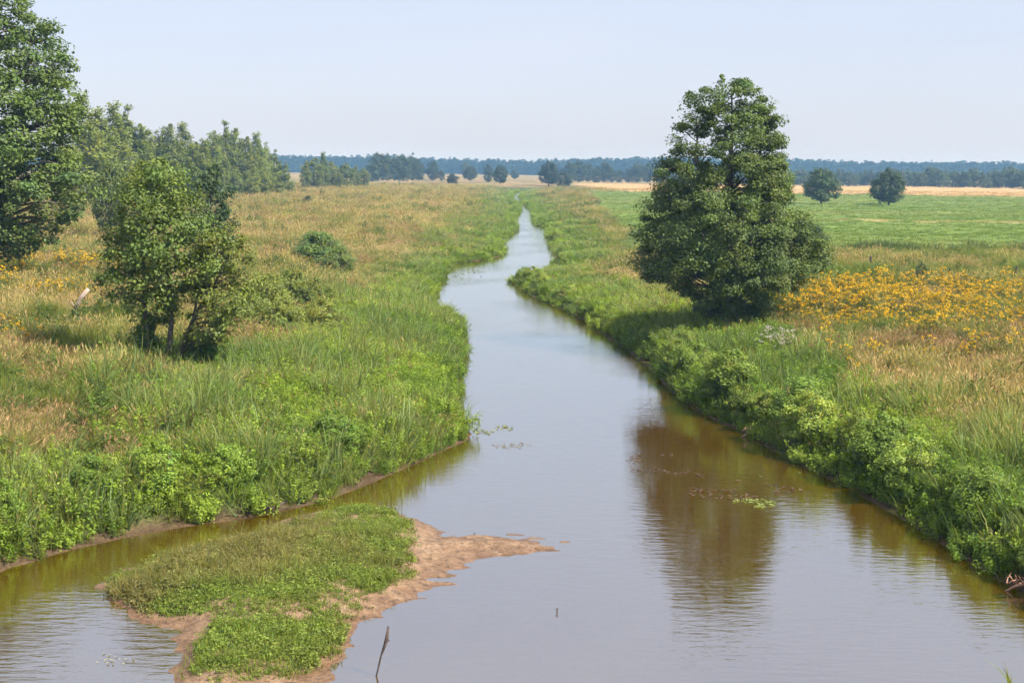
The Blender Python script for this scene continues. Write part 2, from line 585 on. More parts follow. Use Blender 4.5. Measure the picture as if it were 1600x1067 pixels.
def build_bar():
    P = np.array(BAR)
    x0, y0 = P.min(0) - 2.0
    x1, y1 = P.max(0) + 2.0
    xs, ys = np.arange(x0, x1, 0.09), np.arange(y0, y1, 0.11)
    X, Y = np.meshgrid(xs, ys)
    d = poly_sd(X, Y, BAR)
    Z = bar_h(X, Y, d)
    nr, nc = X.shape
    keep = (d < 1.6)
    i = np.arange(nr * nc).reshape(nr, nc)
    q = np.stack([i[:-1, :-1], i[:-1, 1:], i[1:, 1:], i[1:, :-1]], -1).reshape(-1, 4)
    q = q[keep.ravel()[q].all(1)]
    used = np.unique(q)
    re = np.zeros(nr * nc, int)
    re[used] = np.arange(len(used))
    g = Geo()
    g.add(np.stack([X, Y, Z], -1).reshape(-1, 3)[used], re[q])
    o = link('sandbar', g.mesh('sandbar', M_SAND, True))
    o['kind'] = 'structure'
    o['label'] = 'low orange sandbar in the river with grass on its back'
build_bar()

# ------------------------------------------------------------------ haze in the air
def build_haze():
    g = Geo()
    x, ya, yb, z0, z1 = 2600, -120, 2600, -3, 28
    V = [(-x, ya, z0), (x, ya, z0), (x, yb, z0), (-x, yb, z0), (-x, ya, z1), (x, ya, z1), (x, yb, z1), (-x, yb, z1)]
    g.add(V, [[0, 3, 2, 1], [4, 5, 6, 7], [0, 1, 5, 4], [1, 2, 6, 5], [2, 3, 7, 6], [3, 0, 4, 7]])
    m, nt, out = new_mat('summer_haze')
    pv = nd(nt, 'ShaderNodeVolumePrincipled')
    pv.inputs['Color'].default_value = (0.31, 0.62, 1.0, 1)
    pv.inputs['Absorption Color'].default_value = (1, 1, 1, 1)
    pv.inputs['Density'].default_value = 0.00034
    pv.inputs['Anisotropy'].default_value = 0.0
    nt.links.new(pv.outputs[0], out.inputs['Volume'])
    o = link('haze', g.mesh('haze', m))
    o['kind'] = 'stuff'
    o['label'] = 'thin bluish summer haze over the plain'
build_haze()

# ------------------------------------------------------------------ small plants for scattering
def blades(g, rng, n, h, spread, width, bend, c_lo, c_hi, hvar=0.35, own=1.0, tipcol=None, seg=3):
    for _ in range(n):
        a, r = rng.uniform(0, 2 * math.pi), spread * math.sqrt(rng.uniform())
        b = np.array((r * math.cos(a), r * math.sin(a), -0.04))
        hh = h * (1 - hvar * rng.uniform())
        da = a + rng.normal() * 0.9
        lean = np.array((math.cos(da), math.sin(da), 0))
        side = np.array((-lean[1], lean[0], 0))
        ta = rng.uniform(0, math.pi)
        side = np.array((math.cos(ta), math.sin(ta), 0))
        bd = bend * rng.uniform(0.3, 1.3)
        V, C = [], []
        k = rng.uniform(0.75, 1.25)
        hue = rng.normal() * 0.10
        for s in range(seg + 1):
            t = s / seg
            p = b + np.array((0, 0, 1)) * hh * (t - 0.28 * bd * t * t) + lean * hh * bd * 0.75 * t * t
            w = width * (1 - 0.85 * t ** 1.5) * 0.5
            cc = (np.array(c_lo) * (1 - t) + np.array(c_hi) * t) * k * np.array((1 + hue, 1, 1 - hue))
            if s < seg:
                V += [p - side * w, p + side * w]
                C += [[*cc, own]] * 2
            else:
                V += [p]
                C += [[*cc, own]]
        Fc = []
        for s in range(seg - 1):
            Fc.append([2 * s, 2 * s + 1, 2 * s + 3, 2 * s + 2])
        Fc.append([2 * seg - 2, 2 * seg - 1, 2 * seg])
        g.add(V, Fc, np.array(C))
        if tipcol is not None and rng.uniform() < 0.55:
            ax = norm(lean * bd * 1.2 + np.array((0, 0, 0.8)) + rng.normal(size=3) * 0.2)
            L, wd = 0.16 * (h / 0.9) * rng.uniform(0.7, 1.3), 0.018 * (h / 0.9)
            cc = np.array([*(np.array(tipcol) * rng.uniform(0.75, 1.2)), own])
            g.add([p - ax * L * 0.5, p + side * wd, p + ax * L * 0.6, p - side * wd], [[0, 1, 2, 3]], cc)

def herb(g, rng, n, h, spread, leaf, nleaf, c, flower=None):
    for _ in range(n):
        a, r = rng.uniform(0, 2 * math.pi), spread * math.sqrt(rng.uniform())
        b = np.array((r * math.cos(a), r * math.sin(a), -0.04))
        hh = h * rng.uniform(0.6, 1.05)
        lean = np.array((math.cos(a), math.sin(a), 0)) * hh * rng.uniform(0.05, 0.35) + rng.normal(size=3) * 0.04
        tip = b + np.array((0, 0, hh)) + lean
        sd = np.array((math.cos(a + 1.5), math.sin(a + 1.5), 0)) * 0.008
        k = rng.uniform(0.75, 1.25)
        g.add([b - sd, b + sd, tip], [[0, 1, 2]], np.array([*(np.array(c) * 0.8), 1.0]))
        t = rng.uniform(0.12, 1.0, nleaf) ** 0.8
        P = b + (tip - b) * t[:, None]
        off = norm(rng.normal(size=(nleaf, 3)) * np.array((1, 1, 0.35)))
        P = P + off * leaf * 0.75
        N = norm(off * 0.35 + np.array((0, 0, 0.9)) + rng.normal(size=(nleaf, 3)) * 0.45)
        cc = np.ones((nleaf, 4))
        cc[:, :3] = np.array(c) * k * rng.uniform(0.7, 1.3, (nleaf, 1))
        v, f, c2 = leaf_quads(P, N, leaf * rng.uniform(0.7, 1.3, nleaf), rng, 0.5, cc)
        g.add(v, f, c2)
        if flower is not None:
            if rng.uniform() < 0.3:
                continue
            m = 9
            P = tip + norm(rng.normal(size=(m, 3))) * np.array((0.09, 0.09, 0.06)) * rng.uniform(0.3, 1.0, (m, 1))
            N = norm(np.array((0, 0, 1.0)) + rng.normal(size=(m, 3)) * 0.6)
            cc = np.zeros((m, 4))
            cc[:, :3] = np.array(flower) * rng.uniform(0.75, 1.2, (m, 1))
            v, f, c2 = leaf_quads(P, N, rng.uniform(0.045, 0.085, m), rng, 0.8, cc)
            g.add(v, f, c2)

PROTO = {}
def proto(species, k, fn):
    g = Geo()
    fn(g, np.random.default_rng(1000 + 37 * k + len(species)))
    me = g.mesh(species + '_plant', M_GRASS)
    o = bpy.data.objects.new(species + '_plant_%d' % k, me)
    if species not in PROTO:
        PROTO[species] = bpy.data.collections.new(species + '_plants')
    PROTO[species].objects.link(o)

W = (1, 1, 1)
for k in range(4):
    proto('dry_grass', k, lambda g, r: blades(g, r, 30, 0.85, 0.24, 0.016, 0.75, (0.75, 0.95, 0.7), (1.05, 1.0, 1.0), tipcol=(1.25, 1.05, 0.95)))
    proto('green_grass', k, lambda g, r: blades(g, r, 34, 0.75, 0.24, 0.020, 0.9, (0.6, 0.65, 0.6), (1.15, 1.12, 1.0)))
    proto('reed', k, lambda g, r: blades(g, r, 22, 1.25, 0.26, 0.034, 0.65, (0.6, 0.65, 0.6), (1.1, 1.1, 1.05)))
    proto('herb', k, lambda g, r: herb(g, r, 11, 0.75, 0.28, 0.085, 26, W))
    proto('goldenrod', k, lambda g, r: herb(g, r, 10, 0.95, 0.28, 0.10, 11, W, flower=(0.80, 0.49, 0.022)))
    proto('short_grass', k, lambda g, r: blades(g, r, 26, 0.20, 0.28, 0.022, 0.8, (0.7, 0.75, 0.7), (1.1, 1.08, 1.0)))
    proto('low_herb', k, lambda g, r: herb(g, r, 8, 0.16, 0.2, 0.075, 9, W))
    proto('willowherb', k, lambda g, r: herb(g, r, 6, 1.05, 0.2, 0.09, 9, W, flower=(0.62, 0.55, 0.58)))

def scatter_object(name, species, P, rotz, tilt, scl, tint, label, rng, kind='stuff'):
    n = len(P)
    me = bpy.data.meshes.new(name)
    me.vertices.add(n)
    me.vertices.foreach_set('co', P.astype(np.float32).ravel())
    rot = np.stack([rng.normal(size=n) * tilt, rng.normal(size=n) * tilt, rotz], 1)
    for nm, typ, arr, key in (('rot', 'FLOAT_VECTOR', rot, 'vector'), ('scl', 'FLOAT_VECTOR', scl, 'vector'), ('tint', 'FLOAT_COLOR', np.concatenate([tint, np.ones((n, 1))], 1), 'color')):
        a = me.attributes.new(nm, typ, 'POINT')
        a.data.foreach_set(key, arr.astype(np.float32).ravel())
    a = me.attributes.new('pid', 'INT', 'POINT')
    a.data.foreach_set('value', rng.integers(0, 4, n).astype(np.int32))
    o = link(name, me)
    ng = bpy.data.node_groups.new(name + '_scatter', 'GeometryNodeTree')
    ng.interface.new_socket('Geometry', in_out='INPUT', socket_type='NodeSocketGeometry')
    ng.interface.new_socket('Geometry', in_out='OUTPUT', socket_type='NodeSocketGeometry')
    gi, go = ng.nodes.new('NodeGroupInput'), ng.nodes.new('NodeGroupOutput')
    ci = ng.nodes.new('GeometryNodeCollectionInfo')
    ci.inputs['Collection'].default_value = PROTO[species]
    ci.inputs['Separate Children'].default_value = True
    ci.inputs['Reset Children'].default_value = True
    ip = ng.nodes.new('GeometryNodeInstanceOnPoints')
    ip.inputs['Pick Instance'].default_value = True
    def at(nm, typ):
        q = ng.nodes.new('GeometryNodeInputNamedAttribute')
        q.data_type = typ
        q.inputs['Name'].default_value = nm
        return q.outputs['Attribute']
    e2r = ng.nodes.new('FunctionNodeEulerToRotation')
    lk = ng.links.new
    lk(gi.outputs[0], ip.inputs['Points'])
    lk(ci.outputs[0], ip.inputs['Instance'])
    lk(at('pid', 'INT'), ip.inputs['Instance Index'])
    lk(at('rot', 'FLOAT_VECTOR'), e2r.inputs[0])
    lk(e2r.outputs[0], ip.inputs['Rotation'])
    lk(at('scl', 'FLOAT_VECTOR'), ip.inputs['Scale'])
    lk(ip.outputs[0], go.inputs[0])
    md = o.modifiers.new('scatter', 'NODES')
    md.node_group = ng
    o['kind'] = kind
    o['label'] = label
    return o

# ------------------------------------------------------------------ ground cover over the banks
def wedge_points(rng, rho0, y0, y1, yref, power, margin=5.0, slope=0.43):
    ys = np.linspace(y0, y1, 4000)
    dens = rho0 * np.minimum(1, (yref / ys)) ** power * 2 * (slope * ys + margin)
    cdf = np.concatenate([[0], np.cumsum((dens[1:] + dens[:-1]) * 0.5 * np.diff(ys))])
    n = int(cdf[-1])
    y = np.interp(rng.uniform(0, cdf[-1], n), cdf, ys)
    x = rng.uniform(-1, 1, n) * (slope * y + margin)
    return x, y

def sown():
    rng = np.random.default_rng(5)
    x, y = wedge_points(rng, 15.0, 22, 520, 45, 1.55)
    d = poly_sd(x, y, RIVER)
    z = ground_h(x, y, d)
    ok = z > 0.05
    x, y, d, z = x[ok], y[ok], d[ok], z[ok]
    n = len(x)
    grow = np.clip((y / 45.0), 1, 9) ** 0.42
    n1 = fbm(x * 0.07, y * 0.07, 81)
    n2 = fbm(x * 0.22, y * 0.22, 83)
    n3 = fbm(x * 0.55, y * 0.55, 87, 2)
    mead = meadow_zone(x, y)
    stub = stubble_zone(x, y)
    flow = flower_zone(x, y)
    path = path_zone(x, y)
    lflow = left_flower_zone(x, y)
    right = x > 0
    lush_w = np.where(right, 2.6 + 2.5 * n1, 4.0 + 7.0 * n1)
    lush = 1 - ss(lush_w * 0.6, lush_w * 1.7, d)
    lush_left = ss(-13.5 + 2 * ss(80, 150, y), -5.5 + 3 * ss(80, 150, y), x + (n1 - 0.5) * 9 + (n3 - 0.5) * 4) * (1 - ss(150, 420, y) * 0.35)
    lush = np.where(right, lush, np.maximum(lush_left, 1 - ss(1.5, 4.5, d)))
    u = rng.uniform(size=n)
    v = rng.uniform(size=n)
    sp = np.full(n, 'dry_grass', dtype='U16')
    # dry meadow mixed with green grass and herbs
    gmix = np.clip(ss(0.38, 0.64, n2) * 0.70 + 0.22, 0, 1)
    gmix = gmix * (1 - 0.45 * ss(75, 110, y) * (x < 0))
    sp[u < gmix] = 'green_grass'
    sp[(u > 0.94)] = 'herb'
    stalk = rng.uniform(size=n) < 0.035
    # the lush strip by the water: herbs, reeds, green grass
    near = lush * 0.84 > v
    k = rng.uniform(size=n) + (n3 - 0.5) * 1.3
    sp[near & (k < 0.45)] = 'herb'
    sp[near & (k >= 0.45) & (k < 0.72)] = 'green_grass'
    sp[near & (k >= 0.72)] = 'reed'
    sp[(flow > rng.uniform(size=n)) & (d > 3)] = 'goldenrod'
    sp[(lflow * 0.22 > rng.uniform(size=n)) & (d > 6)] = 'goldenrod'
    short = (mead > 0.5) | (stub > 0.5)
    sp[short] = 'short_grass'
    ditch = np.exp(-((y - 124.5 + (fbm(x * 0.05, y * 0 + 2, 97) - 0.5) * 3) / 1.6) ** 2) * ss(14, 20, x)
    sp[(ditch > 0.4)] = 'reed'
    rough = ss(84, 90, y) * (1 - ss(120, 124, y)) * ss(8, 14, x)
    sp[(rough > 0.5) & (ditch < 0.4) & (rng.uniform(size=n) < 0.35 + 0.4 * ss(100, 120, y))] = 'green_grass'
    keep = rng.uniform(size=n) > path * 0.96
    # colours of the plants themselves
    tint = np.zeros((n, 3))
    def setc(mask, a, b, noise_):
        a, b = np.array(a), np.array(b)
        t = np.clip(noise_[mask] + rng.normal(size=mask.sum()) * 0.16, 0, 1)[:, None]
        tint[mask] = a + (b - a) * t
    b1, b2 = ss(0.3, 0.7, n1), ss(0.3, 0.7, n2)
    setc(sp == 'dry_grass', (0.50, 0.40, 0.215), (0.31, 0.22, 0.125), b1)
    mm = (sp == 'dry_grass') & (n3 > 0.55)
    setc(mm, (0.42, 0.39, 0.17), (0.30, 0.30, 0.11), b2)
    setc((sp == 'green_grass') & ~near, (0.29, 0.30, 0.075), (0.20, 0.25, 0.055), b2)
    setc((sp == 'green_grass') & near, (0.32, 0.345, 0.085), (0.21, 0.265, 0.06), b2)
    setc((sp == 'herb') & ~near, (0.16, 0.20, 0.05), (0.11, 0.17, 0.04), b2)
    setc((sp == 'herb') & near, (0.32, 0.41, 0.058), (0.17, 0.27, 0.042), b2)
    setc(sp == 'reed', (0.285, 0.33, 0.115), (0.20, 0.26, 0.085), b2)
    setc((sp == 'reed') & (ditch > 0.4), (0.13, 0.17, 0.05), (0.10, 0.14, 0.045), b2)
    setc(sp == 'goldenrod', (0.15, 0.18, 0.05), (0.20, 0.20, 0.06), b2)
    band = ss(0.46, 0.6, fbm(x * 0.015, y * 0.06, 41))
    setc(sp == 'short_grass', (0.185, 0.262, 0.052), (0.26, 0.30, 0.08), band)
    setc((sp == 'short_grass') & (stub > 0.5), (0.52, 0.36, 0.17), (0.44, 0.29, 0.13), b1)
    line = np.exp(-((y - 198 + (x - 40) * 0.03) / 2.5) ** 2) * ss(28, 40, x)
    setc((sp == 'short_grass') & (line > 0.4), (0.48, 0.38, 0.18), (0.40, 0.32, 0.14), b1)
    mm = stalk & (sp == 'dry_grass')
    setc(mm, (0.16, 0.085, 0.045), (0.22, 0.13, 0.07), b2)
    tint *= rng.uniform(0.82, 1.18, (n, 1))
    sc = rng.uniform(0.65, 1.25, n)
    hvar = 0.45 + 1.1 * n3
    edge_low = (0.75 + 0.25 * ss(0.1, 1.5, d)) * (1 - 0.5 * ss(60, 110, y) * (1 - ss(2, 9, d)))
    scl = np.stack([sc * grow, sc * grow, sc * hvar * edge_low * (1 + 0.1 * (grow - 1))], 1)
    labels = {'dry_grass': ('dry_grass', 'tall straw-coloured dry grass covering the banks'),
              'green_grass': ('green_grass', 'arching green grass growing through the banks'),
              'reed': ('reeds', 'upright blue-green reeds along the water'),
              'herb': ('leafy_herbs', 'lush bright green leafy herbs along the water'),
              'goldenrod': ('goldenrod_flowers', 'yellow goldenrod in flower on both banks'),
              'short_grass': ('meadow_grass', 'short mown grass of the far meadow')}
    for s, (nm, lab) in labels.items():
        mk = (sp == s) & keep
        P = np.stack([x[mk], y[mk], z[mk] - 0.02], 1)
        scatter_object(nm, s, P, rng.uniform(0, 6.28, mk.sum()), (0.06 + 0.32 * ss(0.35, 0.75, fbm(x[mk] * 0.4, y[mk] * 0.4, 111))), scl[mk], tint[mk], lab, rng)
sown()

def edge_plants():
    rng = np.random.default_rng(15)
    pts = []
    for line, side, dens in ((smooth_line(left_line, 4), -1, 13.0), (smooth_line(right_line, 4), 1, 11.0)):
        for a, b in zip(line[:-1], line[1:]):
            if max(a[1], b[1]) < 20:
                continue
            L = float(np.linalg.norm(b - a))
            dd = dens * min(1.0, 45.0 / max(a[1], 20)) ** 0.9
            m = rng.poisson(L * dd)
            t = rng.uniform(size=(m, 1))
            q = a + (b - a) * t
            nrm = np.array((b[1] - a[1], -(b[0] - a[0]))) / max(L, 1e-6) * side
            q = q + nrm * rng.uniform(-0.45, 0.75, (m, 1))
            pts.append(np.concatenate([q, np.tile(-nrm, (m, 1))], 1))
    q = np.concatenate(pts)
    x, y = q[:, 0], q[:, 1]
    z = ground_h(x, y)
    gap = fbm(x * 0.45, y * 0.45, 99, 2)
    ok = (z > 0.01) & ((gap > 0.36) | (z > 0.3)) & (np.abs(x) < 0.45 * y + 6)
    q, x, y, z = q[ok], x[ok], y[ok], z[ok]
    n = len(x)
    grow = np.clip(y / 45.0, 1, 6) ** 0.5
    sel = rng.uniform(size=n)
    t = np.clip(fbm(x * 0.4, y * 0.4, 101) * 2 - 0.5 + rng.normal(size=n) * 0.15, 0, 1)[:, None]
    for m, sp, nm, lab, c0, c1 in ((sel < 0.55, 'herb', 'edge_herbs', 'bright green herbs hanging over both water edges', (0.33, 0.42, 0.058), (0.18, 0.28, 0.042)),
                                   (sel >= 0.55, 'green_grass', 'edge_grass', 'long grass drooping over both water edges', (0.28, 0.34, 0.06), (0.17, 0.26, 0.045))):
        tint = np.array(c0) * (1 - t[m]) + np.array(c1) * t[m]
        k = rng.uniform(0.6, 1.05, m.sum()) * grow[m]
        kz = k * 0.85 * (1 - 0.55 * ss(60, 110, y[m]))
        o = scatter_object(nm, sp, np.stack([x[m], y[m], z[m] - 0.03], 1), rng.uniform(0, 6.28, m.sum()), 0.25, np.stack([k, k, kz], 1), tint * rng.uniform(0.8, 1.2, (m.sum(), 1)), lab, rng)
edge_plants()

def bar_plants():
    rng = np.random.default_rng(8)
    P = np.array(BAR)
    lo, hi = P.min(0), P.max(0)
    n = 34000
    x, y = rng.uniform(lo[0], hi[0], n), rng.uniform(lo[1], hi[1], n)
    d = -poly_sd(x, y, BAR)
    z = bar_h(x, y, -d)
    nn = fbm(x * 0.9, y * 0.9, 91)
    n2 = fbm(x * 0.35, y * 0.35, 95)
    cover = ss(0.05, 0.55, d + (nn - 0.5) * 1.3) * (1 - ss(-3.0, -1.9, x + (y - 30) * 0.1)) * ss(0.03, 0.08, z) * (0.50 + 0.50 * ss(23.0, 25.8, y + (n2 - 0.5) * 5 - (x + 6) * 0.25))
    ok = cover * (0.30 + 0.60 * ss(0.28, 0.62, nn)) > rng.uniform(size=n)
    x, y, z, nn, n2 = x[ok], y[ok], z[ok], nn[ok], n2[ok]
    n = len(x)
    t = np.clip(ss(0.35, 0.65, n2) + rng.normal(size=n) * 0.2, 0, 1)[:, None]
    tint = np.array((0.23, 0.30, 0.055)) * (1 - t) + np.array((0.27, 0.24, 0.085)) * t
    tint *= rng.uniform(0.75, 1.25, (n, 1))
    s = rng.uniform(0.35, 0.95, n) * (0.5 + 0.8 * nn)
    sel = rng.uniform(size=n) < 0.45
    tall = rng.uniform(size=n) < 0.05 * ss(0.4, 0.6, n2) + 0.015
    scatter_object('sandbar_tufts', 'green_grass', np.stack([x[tall], y[tall], z[tall]], 1), rng.uniform(0, 6.28, tall.sum()), 0.2, np.stack([s[tall] * 0.75] * 3, 1), tint[tall] * 1.05, 'taller grass tufts standing out on the sandbar', rng)
    for m, sp, nm, lab in ((sel, 'low_herb', 'sandbar_herbs', 'low green herbs covering the sandbar'),
                           (~sel, 'short_grass', 'sandbar_grass', 'short grass tufts growing on the sandbar')):
        scatter_object(nm, sp, np.stack([x[m], y[m], z[m]], 1), rng.uniform(0, 6.28, m.sum()), 0.15, np.stack([s[m]] * 3, 1), tint[m], lab, rng)
bar_plants()

# ------------------------------------------------------------------ trees and shrubs
def crown_geo(rng, H, prof, n_clump, n_leaf, clump_r, leaf, z0=0.0, lobes=0.22, flat=0.65, droop=0.0, shell=0.45, seed=1, centre=(0, 0), colvar=0.18):
    """leaves in clumps through a crown; prof(t, ang) gives the radius at height fraction t"""
    ts = np.linspace(0.0, 1.0, 60)
    wr = np.array([np.mean([prof(t, a) for a in (0, 1.57, 3.14, 4.71)]) for t in ts])
    cdf = np.cumsum(np.maximum(wr, 0.12 * wr.max()) ** 1.3)
    cdf = cdf / cdf[-1]
    t = np.interp(rng.uniform(size=n_clump), cdf, ts)
    a = rng.uniform(0, 2 * math.pi, n_clump)
    R = np.array([prof(tt, aa) for tt, aa in zip(t, a)])
    R = R * (1 + lobes * 2 * (fbm(np.cos(a) * 1.5 + 10 + t * 3, np.sin(a) * 1.5 + 5 + t * 5, seed) - 0.5))
    r = R * rng.uniform(size=n_clump) ** shell
    cx = centre[0] * t
    cyy = centre[1] * t
    Cc = np.stack([cx + r * np.cos(a), cyy + r * np.sin(a), z0 + t * (H - z0)], 1)
    cs = clump_r * rng.uniform(0.55, 1.45, n_clump) * (0.65 + 0.35 * np.clip(R / (wr.max() + 1e-6), 0, 1))
    rep = np.repeat(np.arange(n_clump), n_leaf)
    n = len(rep)
    off = norm(rng.normal(size=(n, 3))) * (rng.uniform(size=(n, 1)) ** 0.45)
    out = norm(np.stack([np.cos(a), np.sin(a), 0.25 + 0 * a], 1))
    P = Cc[rep] + off * cs[rep][:, None] * np.array((1, 1, flat))
    P[:, 2] -= droop * cs[rep] * rng.uniform(size=n) ** 2
    P[:, 2] = np.maximum(P[:, 2], 0.02)
    N = norm(off * 0.55 + out[rep] * 0.35 + np.array((0, 0, 0.75)) + rng.normal(size=(n, 3)) * 0.5)
    ck = rng.uniform(1 - colvar, 1 + colvar, (n_clump, 1))
    ch = rng.normal(size=(n_clump, 1)) * 0.06
    cc = np.ones((n, 4))
    lk = rng.uniform(0.75, 1.25, (n, 1))
    cc[:, :3] = (ck * np.concatenate([1 + ch, np.ones_like(ch), 1 - ch], 1))[rep] * lk
    g = Geo()
    v, f, c = leaf_quads(P, N, leaf * rng.uniform(0.5, 1.5, n), rng, 0.68, cc)
    g.add(v, f, c)
    return g, Cc

def wood_geo(rng, stems, targets, twig=0.02, share=1.0, sides=6):
    """stems: list of (points, radii); targets: clump centres that get a limb"""
    g = Geo()
    nodes, rads = [], []
    for pts, rad in stems:
        v, f = tube(pts, rad, 8)
        g.add(v, f)
        pts = np.array(pts, float)
        for i in range(len(pts) - 1):
            for k in range(5):
                nodes.append(pts[i] + (pts[i + 1] - pts[i]) * k / 5)
                rads.append(rad[i] + (rad[i + 1] - rad[i]) * k / 5)
    nodes, rads = np.array(nodes), np.array(rads)
    for c in targets:
        if rng.uniform() > share:
            continue
        dd = np.linalg.norm((nodes - c) * np.array((1, 1, 0.8)), axis=1) + np.where(nodes[:, 2] > c[2] - 0.1, 2.5, 0)
        i = int(np.argmin(dd))
        p = nodes[i]
        mid = (p + c) / 2 + np.array((0, 0, 0.10 * np.linalg.norm(c - p))) + rng.normal(size=3) * 0.06 * np.linalg.norm(c - p)
        r0 = min(rads[i] * 0.6, 0.014 * np.linalg.norm(c - p) + twig)
        v, f = tube([p, mid, c], [r0, r0 * 0.65, twig * 0.4], 5)
        g.add(v, f)
    return g

def build_tree(name, label, cat, loc, crown, wood, tint, wood_mat=M_BARK, group=None, rotz=0.0, scale=(1, 1, 1), trunk_name='trunk'):
    root = bpy.data.objects.new(name, None)
    COL.objects.link(root)
    root.empty_display_size = 0.5
    root.location = loc
    root.rotation_euler = (0, 0, rotz)
    root.scale = scale
    tag(root, label, cat, group)
    w = link(trunk_name, wood.mesh(trunk_name, wood_mat, True) if isinstance(wood, Geo) else wood, root)
    c = link('crown', crown.mesh('crown', M_LEAF) if isinstance(crown, Geo) else crown, root)
    c.color = (*tint, 1)
    return root

def prof_table(tab):
    """tab rows: t, radius toward -x, radius toward +x"""
    T = [r[0] for r in tab]
    Lr = [r[1] for r in tab]
    Rr = [r[2] for r in tab]
    def f(t, a):
        l, r = np.interp(t, T, Lr), np.interp(t, T, Rr)
        k = 0.5 + 0.5 * math.cos(a)
        return l * (1 - k) + r * k
    return f

# the big alder on the right bank
def alder():
    x, y, z = gp(1138, 512)
    top = at_y(1130, 122, y)
    H = top[2] - z
    m = y / F_PX * 1.0
    def row(py, xl, xr):
        t = 1 - (py - 122) / (512 - 122)
        return (t, (1138 - xl) * m, (xr - 1138) * m)
    tab = sorted([row(122, 1130, 1150), row(145, 1072, 1178), row(185, 1058, 1205), row(240, 1022, 1216), (row(300, 1004, 1232)), row(350, 992, 1256),
                  row(395, 980, 1290), row(430, 984, 1282), row(455, 1050, 1250), row(485, 1082, 1215), row(512, 1100, 1190)])
    rng = np.random.default_rng(21)
    cg, cl = crown_geo(rng, H, prof_table(tab), 680, 240, 0.60, 0.108, 0.20, lobes=0.20, flat=0.60, shell=0.38, seed=5, colvar=0.26)
    # a few leaders above the outline
    for (px, py) in ((1128, 116), (1164, 130), (1078, 140), (1196, 178)):
        p = at_y(px, py, y)
        n = 170
        a = np.abs(rng.normal(size=n)) * 0.55
        P = np.stack([p[0] - x + rng.normal(size=n) * (0.05 + 0.35 * a), rng.normal(size=n) * (0.05 + 0.35 * a), p[2] - z - a * 1.2], 1)
        N = norm(np.array((0, 0, 0.7)) + rng.normal(size=(n, 3)) * 0.7)
        v, f, c = leaf_quads(P, N, 0.15 * rng.uniform(0.7, 1.3, n), rng, 0.68)
        cg.add(v, f, c)
    stems = [([(0, 0, -0.3), (0.05, 0, 1.2), (0.0, 0.1, 3.0), (-0.1, 0, H * 0.55), (-0.1, 0, H * 0.8), (-0.15, 0, H * 0.97)], [0.30, 0.24, 0.2, 0.14, 0.07, 0.02]),
             ([(0.1, 0.1, -0.3), (0.5, 0.2, 1.5), (0.9, 0.3, 3.6), (1.3, 0.2, H * 0.62), (1.3, 0.2, H * 0.82)], [0.2, 0.16, 0.13, 0.08, 0.02]),
             ([(-0.15, -0.1, -0.3), (-0.7, -0.2, 1.8), (-1.3, -0.1, 3.8), (-1.6, 0, H * 0.6), (-1.75, 0, H * 0.85)], [0.18, 0.15, 0.11, 0.07, 0.02])]
    wg = wood_geo(rng, stems, cl, 0.018, 0.6)
    build_tree('alder_tree', 'large dense dark green tree standing alone on the right river bank', 'tree', (x, y, z - 0.05), cg, wg, (0.128, 0.180, 0.040))
alder()

# the big tree cut off by the left border
def border_tree():
    Y = 76.0
    p = at_y(-12, 440, Y)
    x, z = p[0], gh(p[0], Y)
    H = at_y(0, -75, Y)[2] - z
    m = Y / F_PX
    def row(py, xr):
        zz = at_y(xr, py, Y)[2] - z
        return (zz / H, (xr + 12) * m * 1.0, (xr + 12) * m)
    tab = sorted([row(-75, 10), row(-10, 60), row(60, 98), row(110, 122), row(160, 134), row(230, 140), row(300, 140), row(345, 130), row(385, 70), row(400, 40)])
    rng = np.random.default_rng(31)
    t0 = tab[0][0]
    cg, cl = crown_geo(rng, H, lambda t, a: prof_table(tab)(t0 + t * (1 - t0), a), 620, 120, 0.72, 0.19, t0 * H, lobes=0.28, flat=0.6, shell=0.38, seed=9, colvar=0.2)
    stems = [([(0, 0, -0.3), (0.1, 0, 2.5), (0.0, 0.2, 6.0), (0.1, 0, H * 0.6), (0.0, 0, H * 0.95)], [0.42, 0.34, 0.26, 0.16, 0.03]),
             ([(0.0, 0, 2.2), (1.2, -0.2, 5.0), (2.0, -0.2, 8.0), (2.2, 0, 11)], [0.2, 0.16, 0.1, 0.03]),
             ([(0.0, 0, 2.6), (-1.4, 0.3, 5.5), (-2.2, 0.2, 9.0), (-2.3, 0, 12)], [0.2, 0.16, 0.1, 0.03])]
    wg = wood_geo(rng, stems, cl, 0.02, 0.6)
    build_tree('oak_tree', 'tall broad dark green tree cut off by the left border', 'tree', (x, Y, z), cg, wg, (0.135, 0.195, 0.042))
border_tree()

